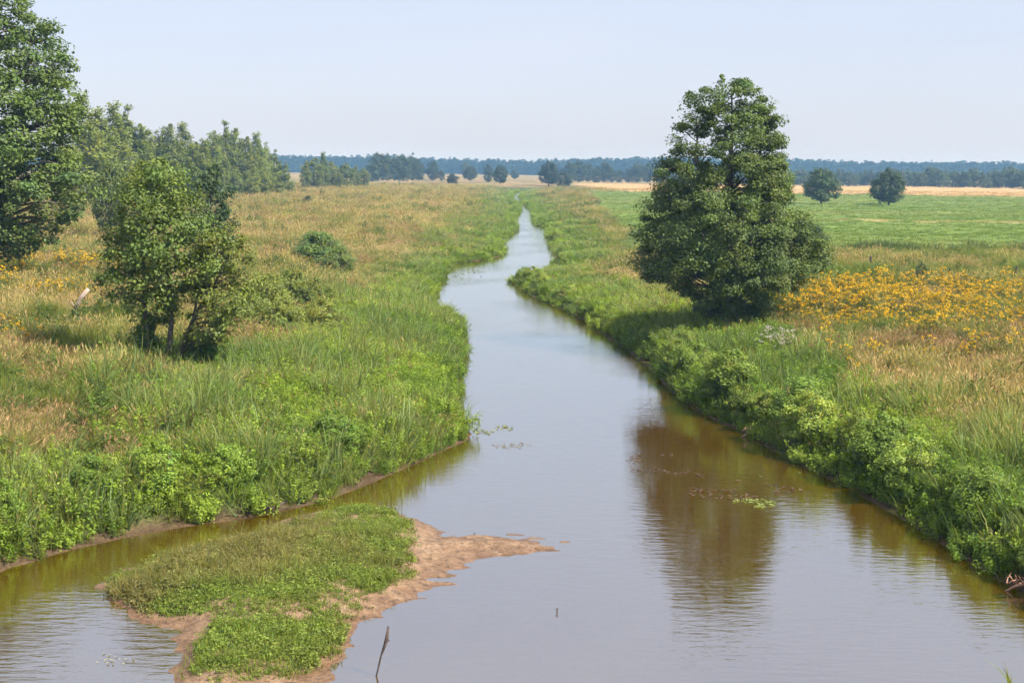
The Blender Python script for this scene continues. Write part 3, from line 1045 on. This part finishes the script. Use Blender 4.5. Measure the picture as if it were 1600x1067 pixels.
# the many-stemmed tree on the left bank
def left_tree():
    x, y, z = gp(262, 572)
    m = y / F_PX
    H = at_y(240, 262, y)[2] - z
    rng = np.random.default_rng(41)
    g = Geo()
    def z_of(py):
        return at_y(250, py, y)[2] - z
    targets = []
    def part(tab_px, cx, n, leaf, cr, seed, tintk, dy=0.0):
        z_hi, z_lo = z_of(tab_px[0][0]), z_of(tab_px[-1][0])
        tab = sorted([((z_of(py) - z_lo) / (z_hi - z_lo), (cx - xl) * m, (xr - cx) * m) for py, xl, xr in tab_px])
        cg, cl = crown_geo(np.random.default_rng(seed), z_hi, prof_table(tab), n, 90, cr, leaf, z_lo, lobes=0.25, flat=0.7, shell=0.5, seed=seed, colvar=0.2)
        V = np.concatenate(cg.v) + np.array(((cx - 262) * m, dy, 0))
        C = np.concatenate(cg.c) * np.array((*tintk, 1))
        g.add(V, cg.f, C)
        targets.extend(list(cl + np.array(((cx - 262) * m, dy, 0))))
    part([(246, 225, 258), (270, 195, 300), (300, 178, 318), (340, 172, 326), (390, 172, 325), (440, 156, 305), (475, 185, 282), (500, 215, 262)], 245, 275, 0.11, 0.44, 43, (1, 1, 1))
    part([(350, 348, 378), (375, 330, 405), (420, 310, 412), (460, 300, 400), (500, 290, 375), (535, 285, 335)], 340, 135, 0.10, 0.40, 47, (1.22, 1.05, 0.9), -0.4)
    part([(500, 205, 235), (530, 200, 240), (570, 200, 245)], 222, 40, 0.11, 0.35, 49, (0.75, 0.85, 0.8), 0.3)
    part([(525, 285, 325), (555, 280, 330), (590, 280, 335)], 303, 45, 0.12, 0.35, 53, (0.9, 1.2, 0.8), 0.5)
    def P(px, py, dy=0.0):
        q = at_y(px, py, y)
        return (q[0] - x, dy, q[2] - z)
    stems = [([P(230, 590), P(232, 530), P(226, 470), P(222, 400, 0.2), P(215, 320, 0.2)], [0.085, 0.07, 0.06, 0.045, 0.015]),
             ([P(266, 590), P(264, 540), P(268, 500), P(262, 420), P(255, 340), P(243, 280)], [0.12, 0.10, 0.085, 0.06, 0.035, 0.01]),
             ([P(270, 585, -0.1), P(290, 525, -0.2), P(312, 480, -0.3), P(340, 440, -0.4), P(362, 395, -0.4)], [0.075, 0.065, 0.05, 0.035, 0.012]),
             ([P(272, 585, 0.1), P(300, 500, 0.2), P(312, 420, 0.3), P(305, 340, 0.3)], [0.06, 0.05, 0.035, 0.012])]
    wg = wood_geo(rng, stems, targets, 0.012, 0.6)
    build_tree('bank_tree', 'small many-stemmed tree with leaning trunks on the left bank', 'tree', (x, y, z - 0.05), g, wg, (0.155, 0.215, 0.042))
left_tree()

# shared crowns and trunks for trees farther off
def kind_protos(kind, count, fn):
    out = []
    for k in range(count):
        rng = np.random.default_rng(hash2(np.array([k]), np.array([len(kind)]), 77)[0].view(np.int64) % 10 ** 6)
        cg, wg = fn(rng, k)
        out.append((cg.mesh('crown', M_LEAF), wg))
    return out

def birch_fn(rng, k):
    tab = [(0, 0.10, 0.10), (0.15, 0.15, 0.15), (0.35, 0.16, 0.17), (0.6, 0.115, 0.11), (0.8, 0.06, 0.065), (1, 0.008, 0.008)]
    cg, cl = crown_geo(rng, 1.0, prof_table(tab), 150, 60, 0.050, 0.019, 0.06, lobes=0.4, flat=1.15, droop=0.6, shell=0.5, seed=100 + k)
    wg = wood_geo(rng, [([(0, 0, -0.02), (0.005, 0, 0.3), (-0.005, 0, 0.65), (0, 0, 0.97)], [0.011, 0.009, 0.006, 0.001])], cl[:40], 0.0015, 1.0)
    return cg, wg.mesh('trunk', M_BIRCH, True)

def round_fn(rng, k):
    tab = [(0, 0.20, 0.20), (0.12, 0.38, 0.38), (0.35, 0.47, 0.47), (0.6, 0.42, 0.40), (0.82, 0.26, 0.25), (1, 0.05, 0.05)]
    cg, cl = crown_geo(rng, 1.0, prof_table(tab), 190, 80, 0.10, 0.034, 0.13, lobes=0.24, flat=0.8, shell=0.38, seed=120 + k)
    wg = wood_geo(rng, [([(0, 0, -0.02), (0.01, 0, 0.25), (0, 0, 0.6), (0, 0, 0.9)], [0.024, 0.020, 0.012, 0.002])], cl[:30], 0.003, 1.0)
    return cg, wg.mesh('trunk', M_BARK, True)

def oval_fn(rng, k):
    tab = [(0, 0.14, 0.14), (0.15, 0.24, 0.24), (0.45, 0.29, 0.28), (0.7, 0.22, 0.24), (0.88, 0.13, 0.12), (1, 0.03, 0.03)]
    cg, cl = crown_geo(rng, 1.0, prof_table(tab), 120, 55, 0.085, 0.032, 0.06, lobes=0.35, flat=0.85, shell=0.45, seed=140 + k)
    wg = wood_geo(rng, [([(0, 0, -0.02), (0.01, 0, 0.25), (0, 0, 0.6), (0, 0, 0.95)], [0.018, 0.015, 0.009, 0.002])], cl[:30], 0.002, 1.0)
    return cg, wg.mesh('trunk', M_BARK, True)

def shrub_fn(rng, k):
    tab = [(0, 0.42, 0.42), (0.3, 0.55, 0.52), (0.6, 0.46, 0.48), (0.85, 0.28, 0.26), (1, 0.10, 0.10)]
    cg, cl = crown_geo(rng, 1.0, prof_table(tab), 95, 120, 0.15, 0.042, 0.03, lobes=0.45, flat=0.95, shell=0.42, seed=160 + k)
    stems = []
    for q in range(5):
        a = rng.uniform(0, 6.28)
        stems.append(([(0.05 * math.cos(a), 0.05 * math.sin(a), -0.05), (0.2 * math.cos(a), 0.2 * math.sin(a), 0.4), (0.36 * math.cos(a), 0.36 * math.sin(a), 0.8)], [0.016, 0.011, 0.003]))
    wg = wood_geo(rng, stems, cl[:30], 0.004, 1.0)
    return cg, wg.mesh('stems', M_BARK, True)

PR = {'birch': kind_protos('birch', 4, birch_fn), 'round': kind_protos('round', 3, round_fn),
      'oval': kind_protos('oval', 4, oval_fn), 'shrub': kind_protos('shrub', 5, shrub_fn)}
RNG = random.Random(11)

def plant(kind, name, label, cat, X, Y, H, wide, tint, group=None, k=None, sink=0.0):
    pr = PR[kind]
    cm, wm = pr[RNG.randrange(len(pr)) if k is None else k % len(pr)]
    jb, jh = RNG.uniform(0.86, 1.14), RNG.uniform(-0.05, 0.05)
    j = (jb * (1 + jh), jb, jb * (1 - jh))
    return build_tree(name, label, cat, (X, Y, gh(X, Y) - sink), cm, wm, tuple(t * q for t, q in zip(tint, j)), None, group,
                      RNG.uniform(0, 6.28), (H * wide, H * wide, H), 'stems' if kind == 'shrub' else 'trunk')

def plant_px(kind, name, label, cat, px, top, Y, wide, tint, group=None, k=None, sink=0.0):
    p = at_y(px, top, Y)
    H = p[2] - gh(p[0], Y) + sink
    return plant(kind, name, label, cat, float(p[0]), Y, float(H), wide, tint, group, k, sink)

def ordinal_words(n):
    ones = 'first second third fourth fifth sixth seventh eighth ninth tenth eleventh twelfth thirteenth fourteenth fifteenth sixteenth seventeenth eighteenth nineteenth'.split()
    tens = {2: ('twentieth', 'twenty'), 3: ('thirtieth', 'thirty'), 4: ('fortieth', 'forty'), 5: ('fiftieth', 'fifty'), 6: ('sixtieth', 'sixty'), 7: ('seventieth', 'seventy'), 8: ('eightieth', 'eighty'), 9: ('ninetieth', 'ninety')}
    out = list(ones)
    for k in range(20, n + 1):
        t, o = divmod(k, 10)
        out.append(tens[t][0] if o == 0 else tens[t][1] + '-' + ones[o - 1])
    return out
ORD = ordinal_words(99)

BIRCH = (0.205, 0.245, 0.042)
wood = [(128, 150, 200), (152, 172, 215), (178, 163, 225), (200, 168, 235), (222, 192, 235), (243, 206, 250), (263, 192, 250), (284, 196, 262), (300, 214, 255), (318, 222, 250),
        (334, 204, 300), (350, 194, 310), (366, 200, 315), (384, 214, 315), (401, 212, 322), (414, 226, 330), (430, 240, 335), (446, 258, 335)]
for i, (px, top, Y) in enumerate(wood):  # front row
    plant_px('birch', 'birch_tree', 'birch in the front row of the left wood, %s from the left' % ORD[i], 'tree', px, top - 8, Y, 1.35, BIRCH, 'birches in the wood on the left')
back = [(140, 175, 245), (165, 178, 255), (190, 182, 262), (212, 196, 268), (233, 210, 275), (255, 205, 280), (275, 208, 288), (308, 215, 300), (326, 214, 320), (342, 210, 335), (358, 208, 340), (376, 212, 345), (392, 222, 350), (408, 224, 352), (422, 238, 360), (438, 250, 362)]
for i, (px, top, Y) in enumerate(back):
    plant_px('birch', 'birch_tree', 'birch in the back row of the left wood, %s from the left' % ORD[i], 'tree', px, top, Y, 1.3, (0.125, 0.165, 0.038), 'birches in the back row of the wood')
low = [(170, 262, 205), (205, 258, 212), (236, 250, 220), (345, 262, 280), (368, 265, 285), (392, 262, 290), (415, 268, 300), (438, 280, 305), (455, 284, 318)]
for i, (px, top, Y) in enumerate(low):
    plant_px('oval', 'young_tree', 'low yellow-green young tree at the foot of the birches, %s from the left' % ORD[i], 'tree', px, top, Y, 1.1, (0.22, 0.26, 0.05), 'young trees edging the birch wood')
plant_px('oval', 'young_tree', 'small dark tree just behind the many-stemmed bank tree', 'tree', 328, 255, 92.0, 0.80, (0.075, 0.125, 0.035))
plant_px('oval', 'young_tree', 'tall thin sapling rising beside the big left border tree', 'tree', 172, 250, 120.0, 0.8, (0.11, 0.155, 0.04))
for i, (px, top, Y) in enumerate([(478, 250, 400), (490, 246, 405), (505, 236, 410), (517, 252, 415), (530, 264, 410), (541, 254, 420), (556, 256, 430), (568, 262, 440)]):
    plant_px('oval' if i % 2 else 'birch', 'copse_tree', 'tree in the copse beyond the dry meadow, %s from the left' % ORD[i], 'tree', px, top, Y, 1.35, (0.17, 0.21, 0.045), 'trees of the nearer left copse')
for i, (px, top, Y) in enumerate([(582, 250, 640), (591, 237, 650), (604, 240, 660), (617, 241, 665), (630, 240, 670), (644, 239, 690), (655, 252, 700), (676, 250, 700), (690, 266, 690)]):
    plant_px('oval', 'copse_tree', 'dark tree in the distant left copse, %s from the left' % ORD[i], 'tree', px, top, Y, 1.2, (0.075, 0.105, 0.04), 'trees of the farther left copse')
plant_px('shrub', 'shrub', 'dark lone bush in the dry meadow before the copse', 'shrub', 481, 306, 235.0, 0.9, (0.05, 0.07, 0.03), k=0)
plant_px('shrub', 'shrub', 'small dark bush on the skyline beside the farther copse', 'shrub', 707, 271, 560.0, 1.1, (0.055, 0.07, 0.03), k=1)
plant_px('round', 'field_tree', 'low round tree on the skyline left of the river head', 'tree', 735, 259, 680.0, 1.0, (0.07, 0.095, 0.035), k=0)
plant_px('oval', 'field_tree', 'pale thin tree behind the low round skyline tree', 'tree', 727, 250, 900.0, 0.8, (0.11, 0.14, 0.06), k=2)
plant_px('oval', 'field_tree', 'left one of the two trees side by side left of the river', 'tree', 763, 256, 660.0, 1.0, (0.065, 0.095, 0.035), k=0)
plant_px('round', 'field_tree', 'right one of the two trees side by side left of the river', 'tree', 782, 257, 560.0, 0.85, (0.06, 0.09, 0.033), k=1)
plant_px('round', 'field_tree', 'tiny tree on the skyline at the river head', 'tree', 804, 264, 900.0, 0.9, (0.06, 0.085, 0.035), k=2)
plant_px('round', 'field_tree', 'large rounded tree standing where the river disappears', 'tree', 858, 251, 560.0, 0.95, (0.055, 0.085, 0.030), k=1)
plant_px('shrub', 'shrub', 'low bush at the foot of the large rounded tree', 'shrub', 880, 270, 555.0, 1.2, (0.06, 0.09, 0.035), k=3)
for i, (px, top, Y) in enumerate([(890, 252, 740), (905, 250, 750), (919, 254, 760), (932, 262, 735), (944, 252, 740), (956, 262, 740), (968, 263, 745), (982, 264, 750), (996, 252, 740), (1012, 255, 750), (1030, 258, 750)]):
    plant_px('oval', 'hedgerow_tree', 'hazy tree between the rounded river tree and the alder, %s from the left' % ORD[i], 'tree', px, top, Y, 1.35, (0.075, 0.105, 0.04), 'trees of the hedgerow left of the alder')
# the pair of round trees in the hay meadow
plant_px('round', 'meadow_tree', 'dark dense round tree in the hay meadow, nearer the alder', 'tree', 1285, 261, 292.0, 1.10, (0.085, 0.125, 0.036), 'pair of round meadow trees', k=0)
plant_px('round', 'meadow_tree', 'dark dense round tree in the hay meadow, farther from the alder', 'tree', 1391, 263, 296.0, 1.05, (0.082, 0.120, 0.036), 'pair of round meadow trees', k=2)
# tree line behind the stubble field
px, line_i = 1046.0, 0
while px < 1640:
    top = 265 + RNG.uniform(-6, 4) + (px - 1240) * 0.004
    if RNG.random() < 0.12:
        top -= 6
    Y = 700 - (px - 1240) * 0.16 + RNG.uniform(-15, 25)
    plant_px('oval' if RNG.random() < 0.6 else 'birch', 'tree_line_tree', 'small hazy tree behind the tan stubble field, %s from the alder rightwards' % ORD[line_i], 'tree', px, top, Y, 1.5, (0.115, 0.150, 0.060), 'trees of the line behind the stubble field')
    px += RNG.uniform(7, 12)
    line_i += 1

# shrubs out on the banks
plant_px('shrub', 'shrub', 'rounded green willow bush in the dry grass of the left bank', 'shrub', 497, 362, 104.0, 1.45, (0.20, 0.285, 0.065), k=0)
plant_px('shrub', 'shrub', 'lower loose bush touching the rounded willow bush', 'shrub', 530, 388, 100.0, 1.3, (0.18, 0.24, 0.06), k=1)
for i, (px, top, Y) in enumerate([(415, 428, 66), (455, 420, 70), (490, 436, 68), (440, 466, 59), (500, 470, 60), (385, 455, 60), (530, 486, 60)]):
    plant_px('shrub', 'shrub', 'yellow-green bush in the thicket right of the many-stemmed tree, %s of seven' % ORD[i], 'shrub', px, top, float(Y), 1.15, (0.25, 0.29, 0.055), 'bushes of the yellow-green thicket', k=i)
plant_px('shrub', 'shrub', 'small green bush in the dry grass under the pale log', 'shrub', 118, 485, 56.0, 0.9, (0.09, 0.145, 0.035), k=2)
plant_px('shrub', 'shrub', 'low green bush beside the small bush under the pale log', 'shrub', 75, 492, 58.0, 1.2, (0.11, 0.15, 0.035), k=3)
plant_px('shrub', 'shrub', 'dull dark bush at the left border under the tall tree', 'shrub', 28, 440, 74.0, 1.4, (0.085, 0.105, 0.05), k=4)
plant_px('shrub', 'shrub', 'rounded shrub half hidden behind the right side of the alder', 'shrub', 1272, 352, 112.0, 0.9, (0.085, 0.125, 0.038), k=2)
plant_px('shrub', 'shrub', 'small upright bush between the fence posts', 'shrub', 1442, 412, 88.0, 0.7, (0.12, 0.17, 0.045), k=4)
plant_px('shrub', 'shrub', 'dark green bush at the right border behind the goldenrod', 'shrub', 1596, 438, 86.0, 1.5, (0.05, 0.08, 0.028), k=0)
plant_px('shrub', 'shrub', 'lush bush on the sandbar', 'shrub', 490, 832, 31.5, 1.2, (0.13, 0.20, 0.035), k=3)

def bank_shrubs():
    rng = random.Random(3)
    R = [p for p in smooth_line(right_line, 6)]
    acc, last, out = 0.0, R[0], []
    for p in R[1:]:
        acc += float(np.linalg.norm(p - last))
        last = p
        if p[1] < 24:
            continue
        step = 1.5 if p[1] < 60 else (2.8 if p[1] < 110 else 6.0)
        if acc > step and p[1] < 200:
            acc = 0
            out.append(p)
    for i, p in enumerate(out):
        s = 1.0 if p[1] < 70 else 0.75
        Hh = rng.choice((rng.uniform(0.6, 1.0), rng.uniform(0.9, 1.6))) * s
        X, Y = p[0] + rng.uniform(0.2, 1.0), p[1] + rng.uniform(-0.2, 0.2)
        c = rng.choice([(0.26, 0.345, 0.05), (0.21, 0.30, 0.045), (0.30, 0.375, 0.06)])
        plant('shrub', 'bank_shrub', 'leafy green bush overhanging the right water edge, %s from the camera' % ORD[i], 'shrub', X, Y, Hh, rng.uniform(0.95, 1.3), c, 'bushes along the right water edge', i, 0.1)
    L = smooth_line(left_line, 6)
    acc, last, out = 0.0, L[0], []
    for p in L[1:]:
        acc += float(np.linalg.norm(p - last))
        last = p
        if p[1] < 26 or p[1] > 46:
            continue
        if acc > 1.9:
            acc = 0
            out.append(p)
    for i, p in enumerate(out):
        if p[0] > -3.4:
            continue
        X, Y = p[0] - rng.uniform(0.5, 1.1), p[1] + rng.uniform(0.2, 0.7)
        c = rng.choice([(0.22, 0.34, 0.045), (0.18, 0.29, 0.04), (0.26, 0.36, 0.05)])
        plant('shrub', 'bank_shrub', 'leafy bright green bush at the left water edge, %s from the camera' % ORD[i], 'shrub', X, Y, rng.uniform(0.7, 1.1), rng.uniform(1.0, 1.4), c, 'bushes along the left water edge', i, 0.1)
bank_shrubs()

# far forest on the horizon: one mass
def far_forest():
    rng = np.random.default_rng(61)
    n = 3600
    x = rng.uniform(-1250, 1250, n)
    y = 1430 + rng.uniform(0, 1, n) ** 1.5 * 260 + 60 * (fbm(x * 0.004, x * 0 + 3, 5) - 0.5)
    y = y - np.where(x < -80, (np.abs(x + 80)) * 0.12, 0)
    ok = np.abs(x) < 0.78 * y
    x, y = x[ok], y[ok]
    n = len(x)
    z = ground_h(x, y, np.full(n, 60.0))
    h = 17.5 + 5.0 * (fbm(x * 0.006, y * 0.006, 7) - 0.5) * 2 + rng.normal(size=n) * 1.0 - x * 0.002
    w = h * rng.uniform(0.8, 1.3, n)
    tint = np.array((0.032, 0.058, 0.032)) * rng.uniform(0.75, 1.25, (n, 1))
    PROTO['forest'] = bpy.data.collections.new('forest_trees')
    for k in range(4):
        g = Geo()
        r = np.random.default_rng(200 + k)
        tab = [(0, 0.16, 0.16), (0.2, 0.26, 0.26), (0.5, 0.28, 0.28), (0.8, 0.16, 0.16), (1, 0.02, 0.02)]
        cg, cl = crown_geo(r, 1.0, prof_table(tab), 60, 22, 0.11, 0.075, 0.02, lobes=0.3, seed=210 + k)
        o = bpy.data.objects.new('forest_tree_%d' % k, cg.mesh('forest_tree', M_GRASS))
        PROTO['forest'].objects.link(o)
    scatter_object('far_forest', 'forest', np.stack([x, y, z], 1), rng.uniform(0, 6.28, n), 0.02, np.stack([w, w, h], 1), tint, 'blue distant forest closing the horizon', rng)
far_forest()

# ------------------------------------------------------------------ white seed heads and wood lying about
def seed_heads():
    rng = np.random.default_rng(71)
    n = 16
    x0, y0, _ = gp(1210, 548)
    x, y = x0 + rng.normal(size=n) * 0.7, y0 + rng.normal(size=n) * 1.6
    z = ground_h(x, y)
    scatter_object('willowherb_flowers', 'willowherb', np.stack([x, y, z], 1), rng.uniform(0, 6.28, n), 0.15, np.stack([rng.uniform(0.7, 1.0, n)] * 3, 1),
                   np.tile(np.array((0.2, 0.2, 0.08)), (n, 1)), 'whitish seed heads of willowherb on the right bank', rng)
seed_heads()

def stick_thing(name, label, cat, lines, mat, loc, part='branch', group=None):
    """lines: list of (points, radii); the first is the main piece, the others are branches"""
    root = bpy.data.objects.new(name, None)
    COL.objects.link(root)
    root.location = loc
    tag(root, label, cat, group)
    for i, (p, r) in enumerate(lines):
        g = Geo()
        v, f = tube(p, r, 7)
        g.add(v, f)
        link('stem' if i == 0 else part, g.mesh('stem' if i == 0 else part, mat, True), root)
    return root

p = at_z(588, 1056)
s = 1 / F_PX * p[1]
stick_thing('water_stick', 'thin bare stick leaning up out of the river below the sandbar', 'stick',
            [([(0, 0, -0.5), (0.0, 0, 0.0), (0.08, 0.02, 0.35), (0.17, 0.03, 0.62), (0.20, 0.03, 0.86)], [0.015, 0.015, 0.016, 0.035, 0.018]),
             ([(0.13, 0.02, 0.5), (0.19, 0.03, 0.66), (0.22, 0.03, 0.60)], [0.012, 0.012, 0.006])], M_POST, (p[0], p[1], 0))
x, y, z = gp(118, 500)
stick_thing('pale_log', 'pale barkless log leaning in the dry grass of the left bank', 'log',
            [([(-0.1, 0, 0.0), (0.05, 0, 0.45), (0.28, 0, 0.85), (0.58, 0, 1.22)], [0.07, 0.085, 0.10, 0.09]),
             ([(0.0, 0, 0.4), (-0.15, -0.1, 0.7)], [0.03, 0.012])], M_PALE, (x, y, z))
def dead_branch(px, py, label, n, size, seed, mat=M_DEAD, shift=0.0):
    rng = np.random.default_rng(seed)
    q = at_z(px, py)
    lines = [([(-size, 0, -0.1), (-size * 0.3, -0.1, 0.12), (size * 0.3, -0.05, 0.14), (size, 0.1, 0.25)], [0.02, 0.03, 0.035, 0.03])]
    for _ in range(n):
        t = rng.uniform(-0.8, 0.8) * size
        a = rng.uniform(0.2, 2.9)
        L = rng.uniform(0.3, 0.7) * size
        c = np.array((t, 0, 0.14))
        e = c + np.array((math.cos(a) * L, rng.normal() * 0.15, math.sin(a) * L * 0.9))
        lines.append(([c, (c + e) / 2 + rng.normal(size=3) * 0.05, e], [0.02, 0.014, 0.005]))
    stick_thing('dead_branch', label, 'branch', lines, mat, (q[0] + shift, q[1], 0.02))
dead_branch(1142, 682, 'reddish dead branch snagged at the right bank near the alder reflection', 9, 0.55, 5, shift=0.75)
dead_branch(1560, 922, 'reddish dead branches hanging into the water at the lower right bank', 9, 0.40, 6, shift=0.45)
dead_branch(440, 803, 'dark dead roots at the left water edge above the sandbar', 6, 0.35, 7, M_POST, shift=-0.3)

for i, (px, top, Y, lab) in enumerate([(1362, 400, 98.0, 'broken dark fence post nearest the alder'), (1483, 418, 90.0, 'thin dark fence post right of the small upright bush'),
                                       (1585, 415, 90.0, 'leaning dark fence post near the right border')]):
    q = at_y(px, top, Y)
    z = gh(q[0], Y)
    h = q[2] - z
    w = 0.10 if i != 1 else 0.06
    lean = 0.12 * (i - 0.6)
    g = Geo()
    v, f = tube([(0, 0, -0.3), (lean * 0.5, 0, h * 0.5), (lean, 0, h * 0.93), (lean * 1.1, 0.02, h)], [w, w * 0.95, w * 0.85, w * 0.4], 7)
    g.add(v, f)
    o = link('fence_post', g.mesh('fence_post', M_POST), None, (q[0], Y, z))
    tag(o, lab, 'post', 'old fence posts in the rough grass')

# floating weed and pads on the water
def floating_weed():
    rng = np.random.default_rng(81)
    g = Geo()
    def mat_of(px0, px1, py0, py1, n, size, col):
        a, b = at_z(px0, py1), at_z(px1, py0)
        xs = rng.uniform(size=n)
        th = rng.uniform(0, 6.28, n)
        rr = np.sqrt(rng.uniform(size=n))
        cx, cy = (a[0] + b[0]) / 2, (a[1] + b[1]) / 2
        x = cx + rr * np.cos(th) * abs(b[0] - a[0]) / 2
        y = cy + rr * np.sin(th) * abs(b[1] - a[1]) / 2
        keep = fbm(x * 1.2, y * 1.2, 85) > 0.48
        x, y = x[keep], y[keep]
        m = len(x)
        P = np.stack([x, y, np.full(m, 0.012) + rng.uniform(0, 0.01, m)], 1)
        N = norm(np.array((0, 0, 1.0)) + rng.normal(size=(m, 3)) * 0.10)
        cc = np.ones((m, 4))
        cc[:, :3] = np.array(col) * rng.uniform(0.6, 1.3, (m, 1))
        v, f, c = leaf_quads(P, N, size * rng.uniform(0.6, 1.4, m), rng, 0.55, cc)
        g.add(v, f, c)
    mat_of(985, 1090, 708, 752, 200, 0.13, (0.16, 0.10, 0.06))
    mat_of(1030, 1240, 752, 780, 260, 0.14, (0.17, 0.10, 0.05))
    mat_of(1145, 1210, 780, 794, 110, 0.11, (0.32, 0.38, 0.10))
    mat_of(1190, 1300, 738, 752, 90, 0.12, (0.16, 0.24, 0.06))
    mat_of(735, 805, 664, 680, 150, 0.12, (0.30, 0.32, 0.10))
    mat_of(770, 830, 690, 700, 60, 0.10, (0.28, 0.24, 0.14))
    mat_of(700, 760, 420, 436, 80, 0.25, (0.22, 0.25, 0.10))
    mat_of(130, 260, 975, 1045, 90, 0.07, (0.40, 0.36, 0.22))
    o = link('floating_weed', g.mesh('floating_weed', M_LEAF))
    o.color = (1, 1, 1, 1)
    o['kind'] = 'stuff'
    o['label'] = 'brown and green weed floating in patches on the river'
floating_weed()

# a green sprig of reed standing in the water at the lower right, and two twigs breaking the surface
def reed_sprig():
    q = at_z(1582, 1078)
    root = bpy.data.objects.new('reed_sprig', None)
    COL.objects.link(root)
    root.location = (q[0], q[1], 0.0)
    tag(root, 'yellow-green reed sprig rising from the water at the lower right corner', 'reed')
    rng = np.random.default_rng(91)
    for k in range(7):
        g = Geo()
        a = k * 0.9
        blades(g, rng, 1, 0.5 + 0.07 * k, 0.05, 0.03, 0.5 + 0.06 * k, (0.8, 0.85, 0.7), (1.1, 1.1, 0.9))
        o = link('blade', g.mesh('blade', M_LEAF), root)
        o.color = (0.30, 0.33, 0.06, 1)
reed_sprig()
for px, py, lab in ((741, 838, 'tiny dark twig standing beside the tip of the sandbar'), (870, 957, 'tiny dark twig standing in open water right of the sandbar')):
    q = at_z(px, py)
    stick_thing('water_twig', lab, 'stick', [([(0, 0, -0.4), (0.005, 0, 0.03), (0.02, 0, 0.10)], [0.012, 0.012, 0.008]), ([(0.01, 0, 0.04), (-0.03, 0.02, 0.08)], [0.007, 0.004])], M_POST, (q[0], q[1], 0))
